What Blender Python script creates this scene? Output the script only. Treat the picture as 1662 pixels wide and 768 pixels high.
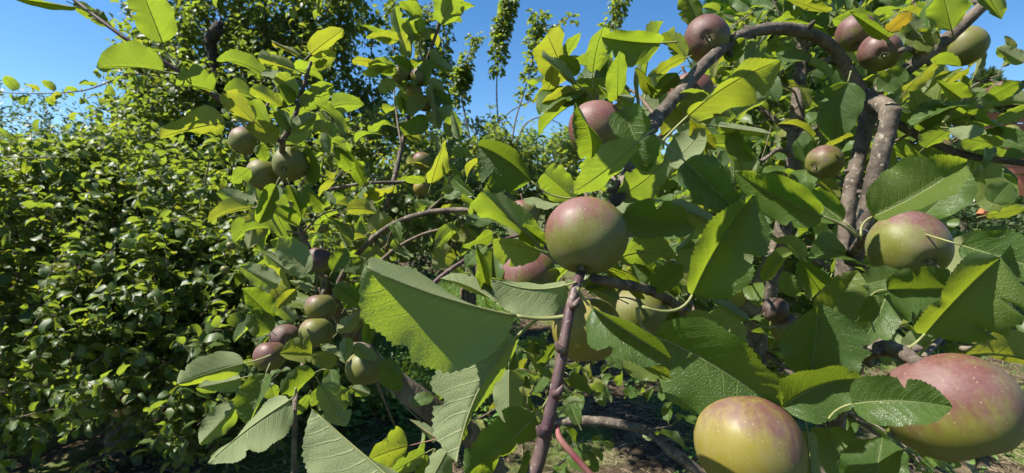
import bpy, math, random
import numpy as np
from mathutils import Vector, Matrix

for o in list(bpy.data.objects):
    bpy.data.objects.remove(o, do_unlink=True)
scene = bpy.context.scene
COL = scene.collection
R = math.radians

# ------------------------------------------------------------------ camera
FPX = 760.0                       # focal length in photo pixels (photo is 1662 x 768)
CAM = np.array([0.0, 0.0, 1.5])
PITCH = R(-3.0)
cam_data = bpy.data.cameras.new('camera')
cam = bpy.data.objects.new('camera', cam_data)
COL.objects.link(cam)
cam.location = CAM
cam.rotation_euler = (R(90) + PITCH, 0, 0)
cam_data.sensor_fit = 'HORIZONTAL'
cam_data.sensor_width = 36.0
cam_data.lens = 36.0 * FPX / 1662.0
cam_data.clip_start = 0.02
cam_data.clip_end = 2000
cam_data.dof.use_dof = True
cam_data.dof.focus_distance = 0.42
cam_data.dof.aperture_fstop = 15.0
scene.camera = cam

# ------------------------------------------------------------------ sky, sun, exposure
SUN = np.array([-0.56, -0.10, 0.80]); SUN /= np.linalg.norm(SUN)
ELEV = math.asin(SUN[2])
world = bpy.data.worlds.new('World')
scene.world = world
world.use_nodes = True
wn = world.node_tree
wn.nodes.clear()
sky = wn.nodes.new('ShaderNodeTexSky')
sky.sky_type = 'NISHITA'
sky.sun_disc = False
sky.sun_elevation = ELEV
sky.sun_rotation = math.atan2(SUN[0], SUN[1])
sky.altitude = 300
sky.air_density = 1.0
sky.dust_density = 0.2
sky.ozone_density = 3.5
bg = wn.nodes.new('ShaderNodeBackground')
bg.inputs['Strength'].default_value = 0.07
wo = wn.nodes.new('ShaderNodeOutputWorld')
hs = wn.nodes.new('ShaderNodeHueSaturation')
hs.inputs['Saturation'].default_value = 1.24
wn.links.new(sky.outputs[0], hs.inputs['Color'])
wn.links.new(hs.outputs[0], bg.inputs[0])
wn.links.new(bg.outputs[0], wo.inputs[0])

sun_data = bpy.data.lights.new('sun', 'SUN')
sun_data.energy = 5.0
sun_data.angle = R(0.53)
sun_data.color = (1.0, 0.94, 0.84)
sun = bpy.data.objects.new('sun', sun_data)
COL.objects.link(sun)
sun.rotation_euler = Vector(-SUN).to_track_quat('-Z', 'Y').to_euler()

vs = scene.view_settings
vs.view_transform = 'Standard'
vs.look = 'None'
vs.gamma = 1.0
vs.use_curve_mapping = False
vs.exposure = 1.4
scene.render.engine = 'CYCLES'
cy = scene.cycles
cy.use_denoising = True
cy.max_bounces = 5
cy.diffuse_bounces = 3
cy.glossy_bounces = 2
cy.transmission_bounces = 6
cy.transparent_max_bounces = 8
cy.sample_clamp_indirect = 4.0
cy.use_adaptive_sampling = True
cy.adaptive_threshold = 0.015

# ------------------------------------------------------------------ helpers
rng = np.random.default_rng(11)
FWD = np.array([0, math.cos(PITCH), math.sin(PITCH)])
UPV = np.array([0, -math.sin(PITCH), math.cos(PITCH)])
RGT = np.array([1.0, 0, 0])

def P(px, py, d):
    """place that the photo shows at (px, py), d metres in front of the photographer"""
    return CAM + RGT * ((px - 831) / FPX * d) + UPV * (-(py - 384) / FPX * d) + FWD * d

def V(cx, cy_, cz):
    """direction given as right / up / towards the photographer"""
    v = RGT * cx + UPV * cy_ - FWD * cz
    return v / np.linalg.norm(v)

def nrm(v):
    n = np.linalg.norm(v)
    return v / n if n > 1e-12 else v

def link(name, me, parent=None, mats=(), offset=None):
    o = bpy.data.objects.new(name, me)
    COL.objects.link(o)
    if parent is not None:
        o.parent = parent
    for m in mats:
        if me.materials.find(m.name) < 0:
            me.materials.append(m)
    return o

def tag(o, label=None, cat=None, group=None, kind=None):
    if label: o['label'] = label
    if cat: o['category'] = cat
    if group: o['group'] = group
    if kind: o['kind'] = kind
    return o

def empty(name, loc, label=None, cat=None, group=None):
    o = bpy.data.objects.new(name, None)
    COL.objects.link(o)
    o.location = Vector(loc)
    o.empty_display_size = 0.05
    return tag(o, label, cat, group)

def make_mesh(name, verts, faces, uvs=None, mat_idx=None, smooth=True, attr=None):
    """faces: list of tuples or (n,3/4) array; uvs per vertex; attr {name: per-vertex floats}"""
    me = bpy.data.meshes.new(name)
    verts = np.asarray(verts, dtype=np.float32)
    if isinstance(faces, np.ndarray):
        n, k = faces.shape
        me.vertices.add(len(verts)); me.vertices.foreach_set('co', verts.ravel())
        me.loops.add(n * k); me.loops.foreach_set('vertex_index', faces.astype(np.int32).ravel())
        me.polygons.add(n)
        me.polygons.foreach_set('loop_start', np.arange(0, n * k, k, dtype=np.int32))
        me.update(calc_edges=True)
    else:
        me.from_pydata([tuple(map(float, v)) for v in verts], [], [tuple(map(int, f)) for f in faces])
    nl = len(me.loops)
    if uvs is not None:
        vi = np.empty(nl, dtype=np.int32); me.loops.foreach_get('vertex_index', vi)
        uv = me.uv_layers.new(name='UVMap')
        uv.data.foreach_set('uv', np.asarray(uvs, dtype=np.float32)[vi].ravel())
    if mat_idx is not None:
        me.polygons.foreach_set('material_index', np.asarray(mat_idx, dtype=np.int32))
    if attr:
        for k_, a in attr.items():
            at = me.attributes.new(k_, 'FLOAT', 'POINT')
            at.data.foreach_set('value', np.asarray(a, dtype=np.float32))
    if smooth:
        me.polygons.foreach_set('use_smooth', np.ones(len(me.polygons), dtype=bool))
    me.update()
    return me

class Geo:
    """collects vertices, faces, uvs and material slots of one mesh"""
    def __init__(s):
        s.v = []; s.f = []; s.uv = []; s.m = []; s.n = 0
    def add(s, v, f, uv=None, mi=0):
        v = np.asarray(v, float)
        s.v.append(v)
        s.f += [tuple(i + s.n for i in q) for q in f]
        s.uv.append(np.zeros((len(v), 2)) if uv is None else np.asarray(uv, float))
        s.m += [mi] * len(f)
        s.n += len(v)
    def mesh(s, name, smooth=True):
        return make_mesh(name, np.concatenate(s.v), s.f, np.concatenate(s.uv), s.m, smooth)

def catmull(pts, sub=6):
    pts = [np.asarray(p, float) for p in pts]
    if len(pts) < 3:
        return np.array([pts[0] + (pts[-1] - pts[0]) * t for t in np.linspace(0, 1, sub + 1)])
    ext = [2 * pts[0] - pts[1]] + pts + [2 * pts[-1] - pts[-2]]
    out = []
    for i in range(1, len(ext) - 2):
        p0, p1, p2, p3 = ext[i - 1:i + 3]
        for t in np.linspace(0, 1, sub, endpoint=False):
            out.append(0.5 * ((2 * p1) + (-p0 + p2) * t + (2 * p0 - 5 * p1 + 4 * p2 - p3) * t * t
                              + (-p0 + 3 * p1 - 3 * p2 + p3) * t ** 3))
    out.append(pts[-1])
    return np.array(out)

def tube(path, rad, sides=8, lump=0.0, cap=True, seed=0):
    """rounded tube along a path of 3-D points, radius per point"""
    path = np.asarray(path, float); n = len(path)
    rad = np.interp(np.linspace(0, 1, n), np.linspace(0, 1, len(np.atleast_1d(rad))), np.atleast_1d(rad))
    tan = np.gradient(path, axis=0)
    tan /= np.maximum(np.linalg.norm(tan, axis=1, keepdims=True), 1e-9)
    ref = np.array([0.3, 0.2, 0.93]) if abs(tan[0][2]) < 0.9 else np.array([1.0, 0.1, 0])
    u = nrm(np.cross(tan[0], ref)); verts = []; uvs = []
    r_ = np.random.default_rng(seed)
    along = 0
    bump = r_.normal(0, 1, (n, sides))
    for i in range(n):
        u = nrm(u - tan[i] * np.dot(u, tan[i])); w = np.cross(tan[i], u)
        if i: along += np.linalg.norm(path[i] - path[i - 1])
        for k in range(sides):
            a = 2 * math.pi * k / sides
            rr = rad[i] * (1 + lump * bump[i, k])
            verts.append(path[i] + (u * math.cos(a) + w * math.sin(a)) * rr)
            uvs.append((k / sides, along))
    faces = []
    for i in range(n - 1):
        for k in range(sides):
            k2 = (k + 1) % sides
            faces.append((i * sides + k, i * sides + k2, (i + 1) * sides + k2, (i + 1) * sides + k))
    if cap:
        faces.append(tuple(range(sides))[::-1])
        faces.append(tuple((n - 1) * sides + k for k in range(sides)))
    return np.array(verts), faces, np.array(uvs)

def box(c, s, rot=None):
    c = np.asarray(c, float); s = np.asarray(s, float) / 2
    v = np.array([[x, y, z] for x in (-1, 1) for y in (-1, 1) for z in (-1, 1)], float) * s
    if rot is not None: v = v @ np.asarray(rot).T
    f = [(0, 1, 3, 2), (4, 6, 7, 5), (0, 4, 5, 1), (2, 3, 7, 6), (0, 2, 6, 4), (1, 5, 7, 3)]
    return v + c, f

# ------------------------------------------------------------------ materials
def new_mat(name):
    m = bpy.data.materials.new(name)
    m.use_nodes = True
    nt = m.node_tree; nt.nodes.clear()
    out = nt.nodes.new('ShaderNodeOutputMaterial')
    return m, nt, out

class NT:
    def __init__(s, nt): s.nt = nt
    def n(s, t, **kw):
        nd = s.nt.nodes.new(t)
        for k, v in kw.items(): setattr(nd, k, v)
        return nd
    def l(s, a, b): s.nt.links.new(a, b)
    def val(s, sock, v):
        if isinstance(v, (int, float)): sock.default_value = v
        elif isinstance(v, (tuple, list)): sock.default_value = tuple(v) if len(v) != 3 or sock.type != 'RGBA' else (*v, 1)
        else: s.l(v, sock)
    def math(s, op, a, b=None, c=None, clamp=False):
        nd = s.n('ShaderNodeMath', operation=op, use_clamp=clamp)
        s.val(nd.inputs[0], a)
        if b is not None: s.val(nd.inputs[1], b)
        if c is not None: s.val(nd.inputs[2], c)
        return nd.outputs[0]
    def mix(s, f, a, b, blend='MIX'):
        nd = s.n('ShaderNodeMix', data_type='RGBA', blend_type=blend)
        s.val(nd.inputs[0], f); s.val(nd.inputs[6], a); s.val(nd.inputs[7], b)
        return nd.outputs[2]
    def noise(s, vec, scale, detail=3, rough=0.55, dist=0.0):
        nd = s.n('ShaderNodeTexNoise')
        if vec is not None: s.l(vec, nd.inputs['Vector'])
        nd.inputs['Scale'].default_value = scale; nd.inputs['Detail'].default_value = detail
        nd.inputs['Roughness'].default_value = rough; nd.inputs['Distortion'].default_value = dist
        return nd.outputs[0]
    def ramp(s, f, lo, hi, a=0.0, b=1.0, smooth=True):
        nd = s.n('ShaderNodeMapRange', interpolation_type='SMOOTHSTEP' if smooth else 'LINEAR')
        s.val(nd.inputs[0], f); s.val(nd.inputs[1], lo); s.val(nd.inputs[2], hi)
        s.val(nd.inputs[3], a); s.val(nd.inputs[4], b)
        return nd.outputs[0]
    def bump(s, h, strength, dist=0.01, normal=None):
        nd = s.n('ShaderNodeBump')
        s.l(h, nd.inputs['Height']); nd.inputs['Strength'].default_value = strength
        nd.inputs['Distance'].default_value = dist
        if normal is not None: s.l(normal, nd.inputs['Normal'])
        return nd.outputs[0]

NVEIN = 7.6
def leaf_material(name, top=(0.024, 0.058, 0.010), top2=(0.055, 0.100, 0.016), under=(0.19, 0.235, 0.11),
                  glow=(0.34, 0.46, 0.025), trans=0.42, rough=0.43, detail=True):
    m, nt, out = new_mat(name); N = NT(nt)
    uv = N.n('ShaderNodeUVMap', uv_map='UVMap').outputs[0]
    sep = N.n('ShaderNodeSeparateXYZ'); N.l(uv, sep.inputs[0])
    geo = N.n('ShaderNodeNewGeometry'); back = geo.outputs['Backfacing']
    oi = N.n('ShaderNodeObjectInfo')
    at = N.n('ShaderNodeAttribute', attribute_name='tint').outputs['Fac']
    rnd = N.math('FRACT', N.math('ADD', oi.outputs['Random'], at))
    csep = N.n('ShaderNodeSeparateColor'); N.l(oi.outputs['Color'], csep.inputs[0])
    yel = csep.outputs[0]; spots = csep.outputs[1]
    xl = N.math('ABSOLUTE', N.math('SUBTRACT', sep.outputs[0], 0.5))
    wob = N.math('MULTIPLY', N.math('SUBTRACT', N.noise(uv, 3.2, 1), .5), .11)
    slope = N.math('MULTIPLY', xl, N.math('ADD', .5, N.math('MULTIPLY', xl, 1.25)))
    ph = N.math('MULTIPLY', N.math('ADD', N.math('SUBTRACT', sep.outputs[1], slope), wob), NVEIN)
    tri = N.math('ABSOLUTE', N.math('SUBTRACT', N.math('FRACT', ph), 0.5))       # 0.5 on a vein
    fade = N.ramp(xl, 0.0, 0.36, 1.0, 0.25, False)
    wv = N.math('MULTIPLY', fade, 0.10)
    vein = N.ramp(tri, N.math('SUBTRACT', 0.5, wv), 0.5, 0, 1)
    mid = N.ramp(xl, 0.004, 0.013, 1, 0)
    vm = N.math('MAXIMUM', N.math('MULTIPLY', vein, N.math('MULTIPLY', fade, 0.75)), mid)
    nz = N.noise(uv, 5.0, 4)
    if detail:
        vo = N.n('ShaderNodeTexVoronoi', feature='DISTANCE_TO_EDGE')
        N.l(uv, vo.inputs['Vector']); vo.inputs['Scale'].default_value = 42
        net = N.ramp(vo.outputs['Distance'], 0.0, 0.12, 1, 0)
    tone = N.math('ADD', N.math('MULTIPLY', rnd, 0.7), N.math('MULTIPLY', nz, 0.5), clamp=True)
    ctop = N.mix(tone, top, top2)
    ctop = N.mix(N.math('MULTIPLY', vm, 0.6), ctop, (0.17, 0.23, 0.07))
    cund = N.mix(N.math('MULTIPLY', nz, 0.5), under, tuple(c * 0.72 for c in under))
    cund = N.mix(N.math('MULTIPLY', vm, 0.85), cund, (0.36, 0.38, 0.20))
    if detail:
        cund = N.mix(N.math('MULTIPLY', net, 0.22), cund, (0.27, 0.31, 0.15))
        ctop = N.mix(N.math('MULTIPLY', net, 0.12), ctop, (0.12, 0.2, 0.05))
    cglow = N.mix(tone, tuple(c * 0.72 for c in glow), glow)
    cglow = N.mix(N.math('MULTIPLY', vm, 0.45), cglow, (0.20, 0.27, 0.04))
    if detail:
        cglow = N.mix(N.math('MULTIPLY', net, 0.28), cglow, (0.16, 0.27, 0.02))
    # yellowing and brown spots (pigment of single leaves)
    old = N.ramp(rnd, .90, .98, 0, .18 if detail else .35)
    ctop = N.mix(old, ctop, (0.22, 0.19, 0.03)); cglow = N.mix(old, cglow, (0.5, 0.38, 0.02))
    ctop = N.mix(yel, ctop, (0.34, 0.27, 0.03)); cund = N.mix(N.math('MULTIPLY', yel, .6), cund, (0.40, 0.34, 0.08))
    cglow = N.mix(yel, cglow, (0.55, 0.36, 0.02))
    sp = N.noise(uv, 6.5, 2); spm = N.math('MULTIPLY', N.ramp(sp, 0.62, 0.68), spots)
    ov = N.n('ShaderNodeVectorMath', operation='ADD'); N.l(uv, ov.inputs[0])
    cx = N.n('ShaderNodeCombineXYZ'); N.l(N.math('MULTIPLY', rnd, 37.0), cx.inputs[0]); N.l(cx.outputs[0], ov.inputs[1])
    fleck = N.ramp(N.noise(ov.outputs[0], 9.0, 3, .7), .66, .74, 0, .6)
    spm = N.math('MAXIMUM', spm, N.math('MULTIPLY', fleck, N.ramp(rnd, .5, .9)))
    brown = (0.10, 0.045, 0.018)
    ctop = N.mix(spm, ctop, brown); cund = N.mix(spm, cund, brown); cglow = N.mix(spm, cglow, brown)
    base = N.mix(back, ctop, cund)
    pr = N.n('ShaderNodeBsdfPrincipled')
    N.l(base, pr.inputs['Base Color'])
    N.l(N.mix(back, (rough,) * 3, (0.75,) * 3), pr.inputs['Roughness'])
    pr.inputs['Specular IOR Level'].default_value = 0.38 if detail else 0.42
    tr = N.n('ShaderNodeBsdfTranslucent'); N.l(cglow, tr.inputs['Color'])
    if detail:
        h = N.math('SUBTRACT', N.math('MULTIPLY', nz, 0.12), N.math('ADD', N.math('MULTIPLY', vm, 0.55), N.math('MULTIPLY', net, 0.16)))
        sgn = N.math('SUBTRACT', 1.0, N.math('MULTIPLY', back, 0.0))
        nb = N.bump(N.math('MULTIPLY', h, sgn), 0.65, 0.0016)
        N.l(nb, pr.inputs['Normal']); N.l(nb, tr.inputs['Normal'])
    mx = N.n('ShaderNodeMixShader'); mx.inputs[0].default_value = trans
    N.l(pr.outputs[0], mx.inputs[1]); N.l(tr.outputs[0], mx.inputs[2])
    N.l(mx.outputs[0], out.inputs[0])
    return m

def simple(name, c1, c2, scale=20, rough=0.8, bump=0.3, bdist=0.004, coord='Object', stretch=None, spec=0.3, detail=5, c3=None):
    m, nt, out = new_mat(name); N = NT(nt)
    tc = N.n('ShaderNodeTexCoord').outputs[coord]
    if stretch:
        mp = N.n('ShaderNodeMapping'); N.l(tc, mp.inputs[0]); mp.inputs['Scale'].default_value = stretch; tc = mp.outputs[0]
    nz = N.noise(tc, scale, detail, 0.6)
    c = N.mix(N.ramp(nz, 0.3, 0.7), c1, c2)
    if c3 is not None:
        n2 = N.noise(tc, scale * 3.1, 3)
        c = N.mix(N.ramp(n2, 0.58, 0.7), c, c3)
    pr = N.n('ShaderNodeBsdfPrincipled'); N.l(c, pr.inputs['Base Color'])
    pr.inputs['Roughness'].default_value = rough; pr.inputs['Specular IOR Level'].default_value = spec
    if bump: N.l(N.bump(nz, bump, bdist), pr.inputs['Normal'])
    N.l(pr.outputs[0], out.inputs[0])
    return m

M_LEAF = leaf_material('apple_leaf')
M_LEAF_FAR = leaf_material('apple_leaf_distant', detail=False, rough=0.47, trans=0.42, glow=(0.31, 0.41, 0.03), top=(.022, .054, .011), top2=(.07, .115, .022))
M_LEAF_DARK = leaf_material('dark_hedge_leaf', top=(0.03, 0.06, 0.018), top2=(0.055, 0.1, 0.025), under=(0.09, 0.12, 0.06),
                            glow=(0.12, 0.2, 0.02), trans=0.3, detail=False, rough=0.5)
M_CONIFER = leaf_material('thuja_scale', top=(0.035, 0.10, 0.012), top2=(0.06, 0.16, 0.018), under=(0.05, 0.12, 0.02),
                          glow=(0.10, 0.24, 0.01), trans=0.3, detail=False, rough=0.6)
M_WEED = leaf_material('weed_leaf', top=(0.05, 0.12, 0.02), top2=(0.09, 0.18, 0.03), under=(0.12, 0.19, 0.07),
                       glow=(0.26, 0.42, 0.03), trans=0.35, detail=False, rough=0.5)
M_PETIOLE = simple('petiole_green', (0.19, 0.20, 0.07), (0.15, 0.16, 0.06), 60, 0.55, 0.1, 0.0005)
M_PETIOLE_RED = simple('petiole_red', (0.19, 0.035, 0.05), (0.20, 0.12, 0.08), 40, 0.6, 0.1, 0.0005)
M_SHOOT = simple('young_shoot_bark', (0.055, 0.028, 0.034), (0.10, 0.065, 0.055), 70, 0.5, 0.35, 0.0008, c3=(0.2, 0.16, 0.13))
M_TWIG = simple('twig_bark', (0.09, 0.065, 0.05), (0.17, 0.135, 0.10), 60, 0.75, 0.5, 0.001)
M_BARK = simple('branch_bark', (0.042, 0.033, 0.025), (0.135, 0.108, 0.083), 48, 0.85, 0.9, 0.004, c3=(0.24, 0.215, 0.17))
M_TRUNK = simple('trunk_bark', (0.055, 0.042, 0.03), (0.15, 0.12, 0.085), 16, 0.9, 1.0, 0.012, stretch=(1, 1, 0.35), c3=(0.16, 0.17, 0.10))
M_DEAD = simple('dead_wood', (0.022, 0.017, 0.014), (0.07, 0.055, 0.043), 40, 0.9, 1.0, 0.01)

def apple_material():
    m, nt, out = new_mat('apple_skin'); N = NT(nt)
    tc = N.n('ShaderNodeTexCoord').outputs['Object']
    bl = N.n('ShaderNodeAttribute', attribute_name='blush').outputs['Fac']
    oi = N.n('ShaderNodeObjectInfo')
    cs = N.n('ShaderNodeSeparateColor'); N.l(oi.outputs['Color'], cs.inputs[0])
    mp = N.n('ShaderNodeMapping'); N.l(tc, mp.inputs[0]); mp.inputs['Scale'].default_value = (1, 1, 0.22)
    streak = N.noise(mp.outputs[0], 190, 4, 0.65)
    blot = N.noise(tc, 42, 5, .62)
    k = N.math('ADD', bl, N.math('ADD', N.math('MULTIPLY', N.math('SUBTRACT', streak, .5), .9),
                                 N.math('MULTIPLY', N.math('SUBTRACT', blot, .5), 1.15)))
    mask = N.ramp(k, 0.18, 0.78)
    green = N.mix(N.noise(tc, 70, 3), (0.076, 0.090, 0.012), (0.132, 0.136, 0.021))
    green = N.mix(cs.outputs[1], green, (0.23, 0.165, 0.022))
    red = N.mix(streak, (0.072, 0.012, 0.028), (0.155, 0.040, 0.045))
    red = N.mix(cs.outputs[2], red, (0.030, 0.008, 0.017))
    c = N.mix(N.math('MULTIPLY', mask, 0.88), green, red)
    vo = N.n('ShaderNodeTexVoronoi'); N.l(tc, vo.inputs['Vector']); vo.inputs['Scale'].default_value = 330
    dot = N.ramp(vo.outputs['Distance'], 0.07, 0.15, 1, 0)
    vc = N.n('ShaderNodeSeparateColor'); N.l(vo.outputs['Color'], vc.inputs[0])
    dot = N.math('MULTIPLY', dot, N.ramp(vc.outputs[0], 0.45, 0.6))
    c = N.mix(N.math('MULTIPLY', dot, 0.55), c, (0.42, 0.38, 0.22))
    rus = N.ramp(N.math('ADD', N.noise(tc, 38, 6, .75, .6), N.math('MULTIPLY', N.noise(tc, 160, 3), .25)), .70, .86)
    c = N.mix(N.math('MULTIPLY', rus, .55), c, (0.13, 0.085, 0.045))
    fine = N.noise(tc, 520, 3, .7)
    c = N.mix(N.ramp(fine, .38, .75, .0, .22), c, (0.19, 0.15, 0.07))
    bloom = N.ramp(N.noise(tc, 34, 6, .7), .38, .68)
    c = N.mix(N.math('MULTIPLY', bloom, 0.15), c, (0.24, 0.21, 0.22))
    pr = N.n('ShaderNodeBsdfPrincipled'); N.l(c, pr.inputs['Base Color'])
    N.l(N.math('ADD', 0.46, N.math('MULTIPLY', bloom, .2)), pr.inputs['Roughness'])
    pr.inputs['Specular IOR Level'].default_value = 0.34
    N.l(N.bump(N.noise(tc, 420, 2), 0.06, 0.0006), pr.inputs['Normal'])
    N.l(pr.outputs[0], out.inputs[0])
    return m
M_APPLE = apple_material()
M_CALYX = simple('calyx_sepal', (0.20, 0.19, 0.12), (0.09, 0.07, 0.045), 300, 0.9, 0.3, 0.0005)
# ------------------------------------------------------------------ leaf builders
def half_width(v):
    """outline of an apple leaf blade, 0..1, base to pointed tip"""
    a, b = 0.46, 0.60
    pk = a / (a + b)
    w = (v ** a) * ((1 - v) ** b) / ((pk ** a) * ((1 - pk) ** b))
    return w * np.where(v > 0.86, 1 - 0.35 * (v - 0.86) / 0.14, 1)

def blade(curve, nvec, Wa, Wb, fa, fb, upper_sign, seed, rows=44, cols=6, teeth=22, quilt=0.007, wave=0.02, curl=0.0, twist=0.0, bites=False):
    """leaf blade on a midrib curve. fa / fb: how far each half is folded out of the face (towards nvec)."""
    r = np.random.default_rng(seed)
    v = np.linspace(0, 1, rows + 1)
    m = curve(v)
    t = np.gradient(m, axis=0); t /= np.linalg.norm(t, axis=1, keepdims=True)
    L = np.sum(np.linalg.norm(np.diff(m, axis=0), axis=1))
    n = nvec[None, :] - t * (t @ nvec)[:, None]; n /= np.linalg.norm(n, axis=1, keepdims=True)
    tw = twist * (v - .35); l0 = np.cross(n, t)
    n = n * np.cos(tw)[:, None] + l0 * np.sin(tw)[:, None]
    l = np.cross(n, t)
    hw = half_width(np.clip(v, 1e-4, 1 - 1e-4))
    verts = []; uvs = []
    p1, p2, p3 = r.uniform(0, 6.28, 3)
    for side, W, f in ((1, Wa, fa), (-1, Wb, fb)):
        W = np.full(rows + 1, float(W))
        if bites:
            for _ in range(r.integers(0, 3)):      # nibbled margin
                v0 = r.uniform(.2, .9); W = W * (1 - r.uniform(.12, .42) * np.exp(-np.abs((v - v0) / r.uniform(.018, .05)) ** 3))
            W = W * (1 + .05 * np.sin(v * 9 + p3) + .03 * np.sin(v * 23 + p2))
        pos = m.copy()
        for j in range(1, cols + 1):
            s = j / cols
            ang = f + curl * s * s + 0.22 * np.sin(5.2 * v + p1 + side) * s
            ds = (W * hw / cols)
            if j == cols:
                saw = np.where(np.arange(rows + 1) % 2 == 0, 1.0, -1.0) * np.clip(6 * v * (1 - v), 0, 1)
                ds = ds + saw * L * 0.0085 * (0.15 + 1.5 * r.random(rows + 1))
            pos = pos + ds[:, None] * (side * l * np.cos(ang)[:, None] + n * np.sin(ang)[:, None])
            xl = s * W * hw / L
            ph = (v - 0.5 * xl - 1.25 * xl * xl) * NVEIN
            q = quilt * L * (np.abs(np.sin(math.pi * (ph + .5))) - 0.5) * min(1, s * 2.5) * min(1, 2.2 * (1.15 - s))
            wv = wave * L * np.sin(7.5 * v + p2 + 2 * side) * s * s + 0.55 * wave * L * np.sin(19 * v + p3 * side) * s ** 3
            off = pos + n * (q * upper_sign + wv)[:, None]
            if j == cols:
                off = off + t * (np.where(np.arange(rows + 1) % 2 == 0, 1, -0.4) * L * 0.004)[:, None]
            verts.append(off); uvs.append(np.stack([0.5 + side * xl, v], 1))
    allv = np.concatenate([m] + verts); alluv = np.concatenate([np.stack([np.full_like(v, .5), v], 1)] + uvs)
    F = []
    R1 = rows + 1
    for side in (0, 1):
        for j in range(cols):
            a0 = 0 if j == 0 else (1 + side * cols + j - 1) * R1
            b0 = (1 + side * cols + j) * R1
            i = np.arange(rows)
            q = np.stack([a0 + i, a0 + i + 1, b0 + i + 1, b0 + i], 1)
            if (side == 0) == (upper_sign > 0): q = q[:, ::-1]
            F.append(q)
    F = np.concatenate(F)
    # winding check: normals must look to the upper side
    c = F[rows // 2]
    fn = np.cross(allv[c[1]] - allv[c[0]], allv[c[2]] - allv[c[0]])
    if np.dot(fn, n[rows // 2] * math.cos(fa) * upper_sign) < 0: F = F[:, ::-1]
    return allv, [tuple(q) for q in F], alluv, m, n, L

KTAB = {'D': 0.75, 'G': -0.85, 'S': -0.12}
LEAF_ID = [0]
def hero_leaf(parent, origin, bx, by, tx, ty, a, b, d, face='uD', bow=0.0, pet=None, k=None, wr=0.36, zb=0.0,
              sa=None, sb=None, yel=0.0, spots=0.0, curl=None, petmat=None, label=None, pd=None, dt=None):
    """one leaf from its place, its visible half-widths and the side of it that shows"""
    LEAF_ID[0] += 1
    seed = LEAF_ID[0] * 7 + 3
    r = np.random.default_rng(seed)
    B = P(bx, by, d)
    vis = nrm(CAM - P((bx + tx) / 2, (by + ty) / 2, d))
    kk = KTAB[face[1]] if k is None else k
    n = nrm(vis + kk * SUN)
    ray = P(tx, ty, 1.0) - CAM
    if dt is None:
        den = ray @ n
        dtip = ((B - CAM) @ n) / den if abs(den) > 1e-3 else d
        if not (0 < dtip < 9): dtip = d
        dtip = min(max(dtip, d * 0.80), d * 1.22)
    else:
        dtip = d * dt
    T = CAM + ray * dtip
    Ltot = np.linalg.norm(T - B)
    tt = nrm(T - B)
    n = nrm(n - tt * (n @ tt))
    l = np.cross(n, tt)
    lat_scr = np.cross(vis, tt); lat_scr = nrm(lat_scr)
    up = 1.0 if face[0] == 'u' else -1.0
    dm = (d + dtip) / 2
    C = (B + T) / 2 + lat_scr * (bow * 2 * dm / FPX) + n * (zb * Ltot) + n * up * r.uniform(-.02, .16) * Ltot
    def curve(v):
        v = v[:, None]
        return (1 - v) ** 2 * B + 2 * v * (1 - v) * C + v ** 2 * T
    comp = max(abs(l @ lat_scr), 0.55)
    am, bm = a * dm / FPX / comp, b * dm / FPX / comp
    W = max(wr * Ltot, am, bm)
    s0 = 1.0 if face[0] == 'u' else -1.0
    ls, ns = l @ lat_scr, n @ lat_scr
    phi = math.atan2(ns, ls); Rr = math.hypot(ns, ls)
    def fold(px_w, ph, sgn):
        # angle of the half so that it shows px_w wide from the photographer's place
        ac = math.acos(min(1, max(px_w * dm / FPX / (W * Rr), 0.0)))
        c = [ph + ac, ph - ac]
        return min(c, key=lambda x: abs(x - sgn * 0.35))
    fa = fold(a, phi, s0 if sa is None else sa); fb = fold(b, -phi, s0 if sb is None else sb)
    W_ = W
    cu = (r.uniform(-1.2, 0.7) * up) if curl is None else curl
    big = Ltot * FPX / d > 70
    v_, f_, uv_, m, nn, L = blade(curve, n, W_, W_, fa, fb, up, seed, rows=52 if big else 32, cols=8 if big else 5, curl=cu * .6,
                                  wave=r.uniform(.025, .06), quilt=.012, bites=True, twist=r.uniform(-.45, .45))
    g = Geo(); g.add(v_, f_, uv_, 0)
    # midrib standing out on the lower side
    rr = 0.0105 * L
    g.add(*tube((m - nn * (up * rr * 0.35))[:-2:3], [rr, rr * 0.3], 5), mi=1)
    # leaf stalk
    if pet is None:
        D0 = nrm(curve(np.array([0.0, 0.02]))[1] - B)
        E = B - D0 * L * 0.22 + np.array([0, 0, -0.02 * L]) - FWD * (-0.02 * L)
    else:
        E = P(pet[0], pet[1], d if pd is None else pd)
    D0 = nrm(curve(np.array([0.0, 0.05]))[1] - B)
    c1 = B - D0 * np.linalg.norm(E - B) * 0.55
    s = np.linspace(0, 1, 9)[:, None]
    path = (1 - s) ** 2 * E + 2 * s * (1 - s) * c1 + s ** 2 * B
    g.add(*tube(path, [rr * 1.6, rr * 1.2], 6), mi=1)
    me = g.mesh('leaf')
    o = link('leaf', me, parent, (M_LEAF, petmat or M_PETIOLE))
    o.location = Vector(-origin)
    o.color = (yel if yel else (r.uniform(.1, .3) if r.random() < .12 else 0.0), spots, 0, 1)
    if label: o['label'] = label
    return o

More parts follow.
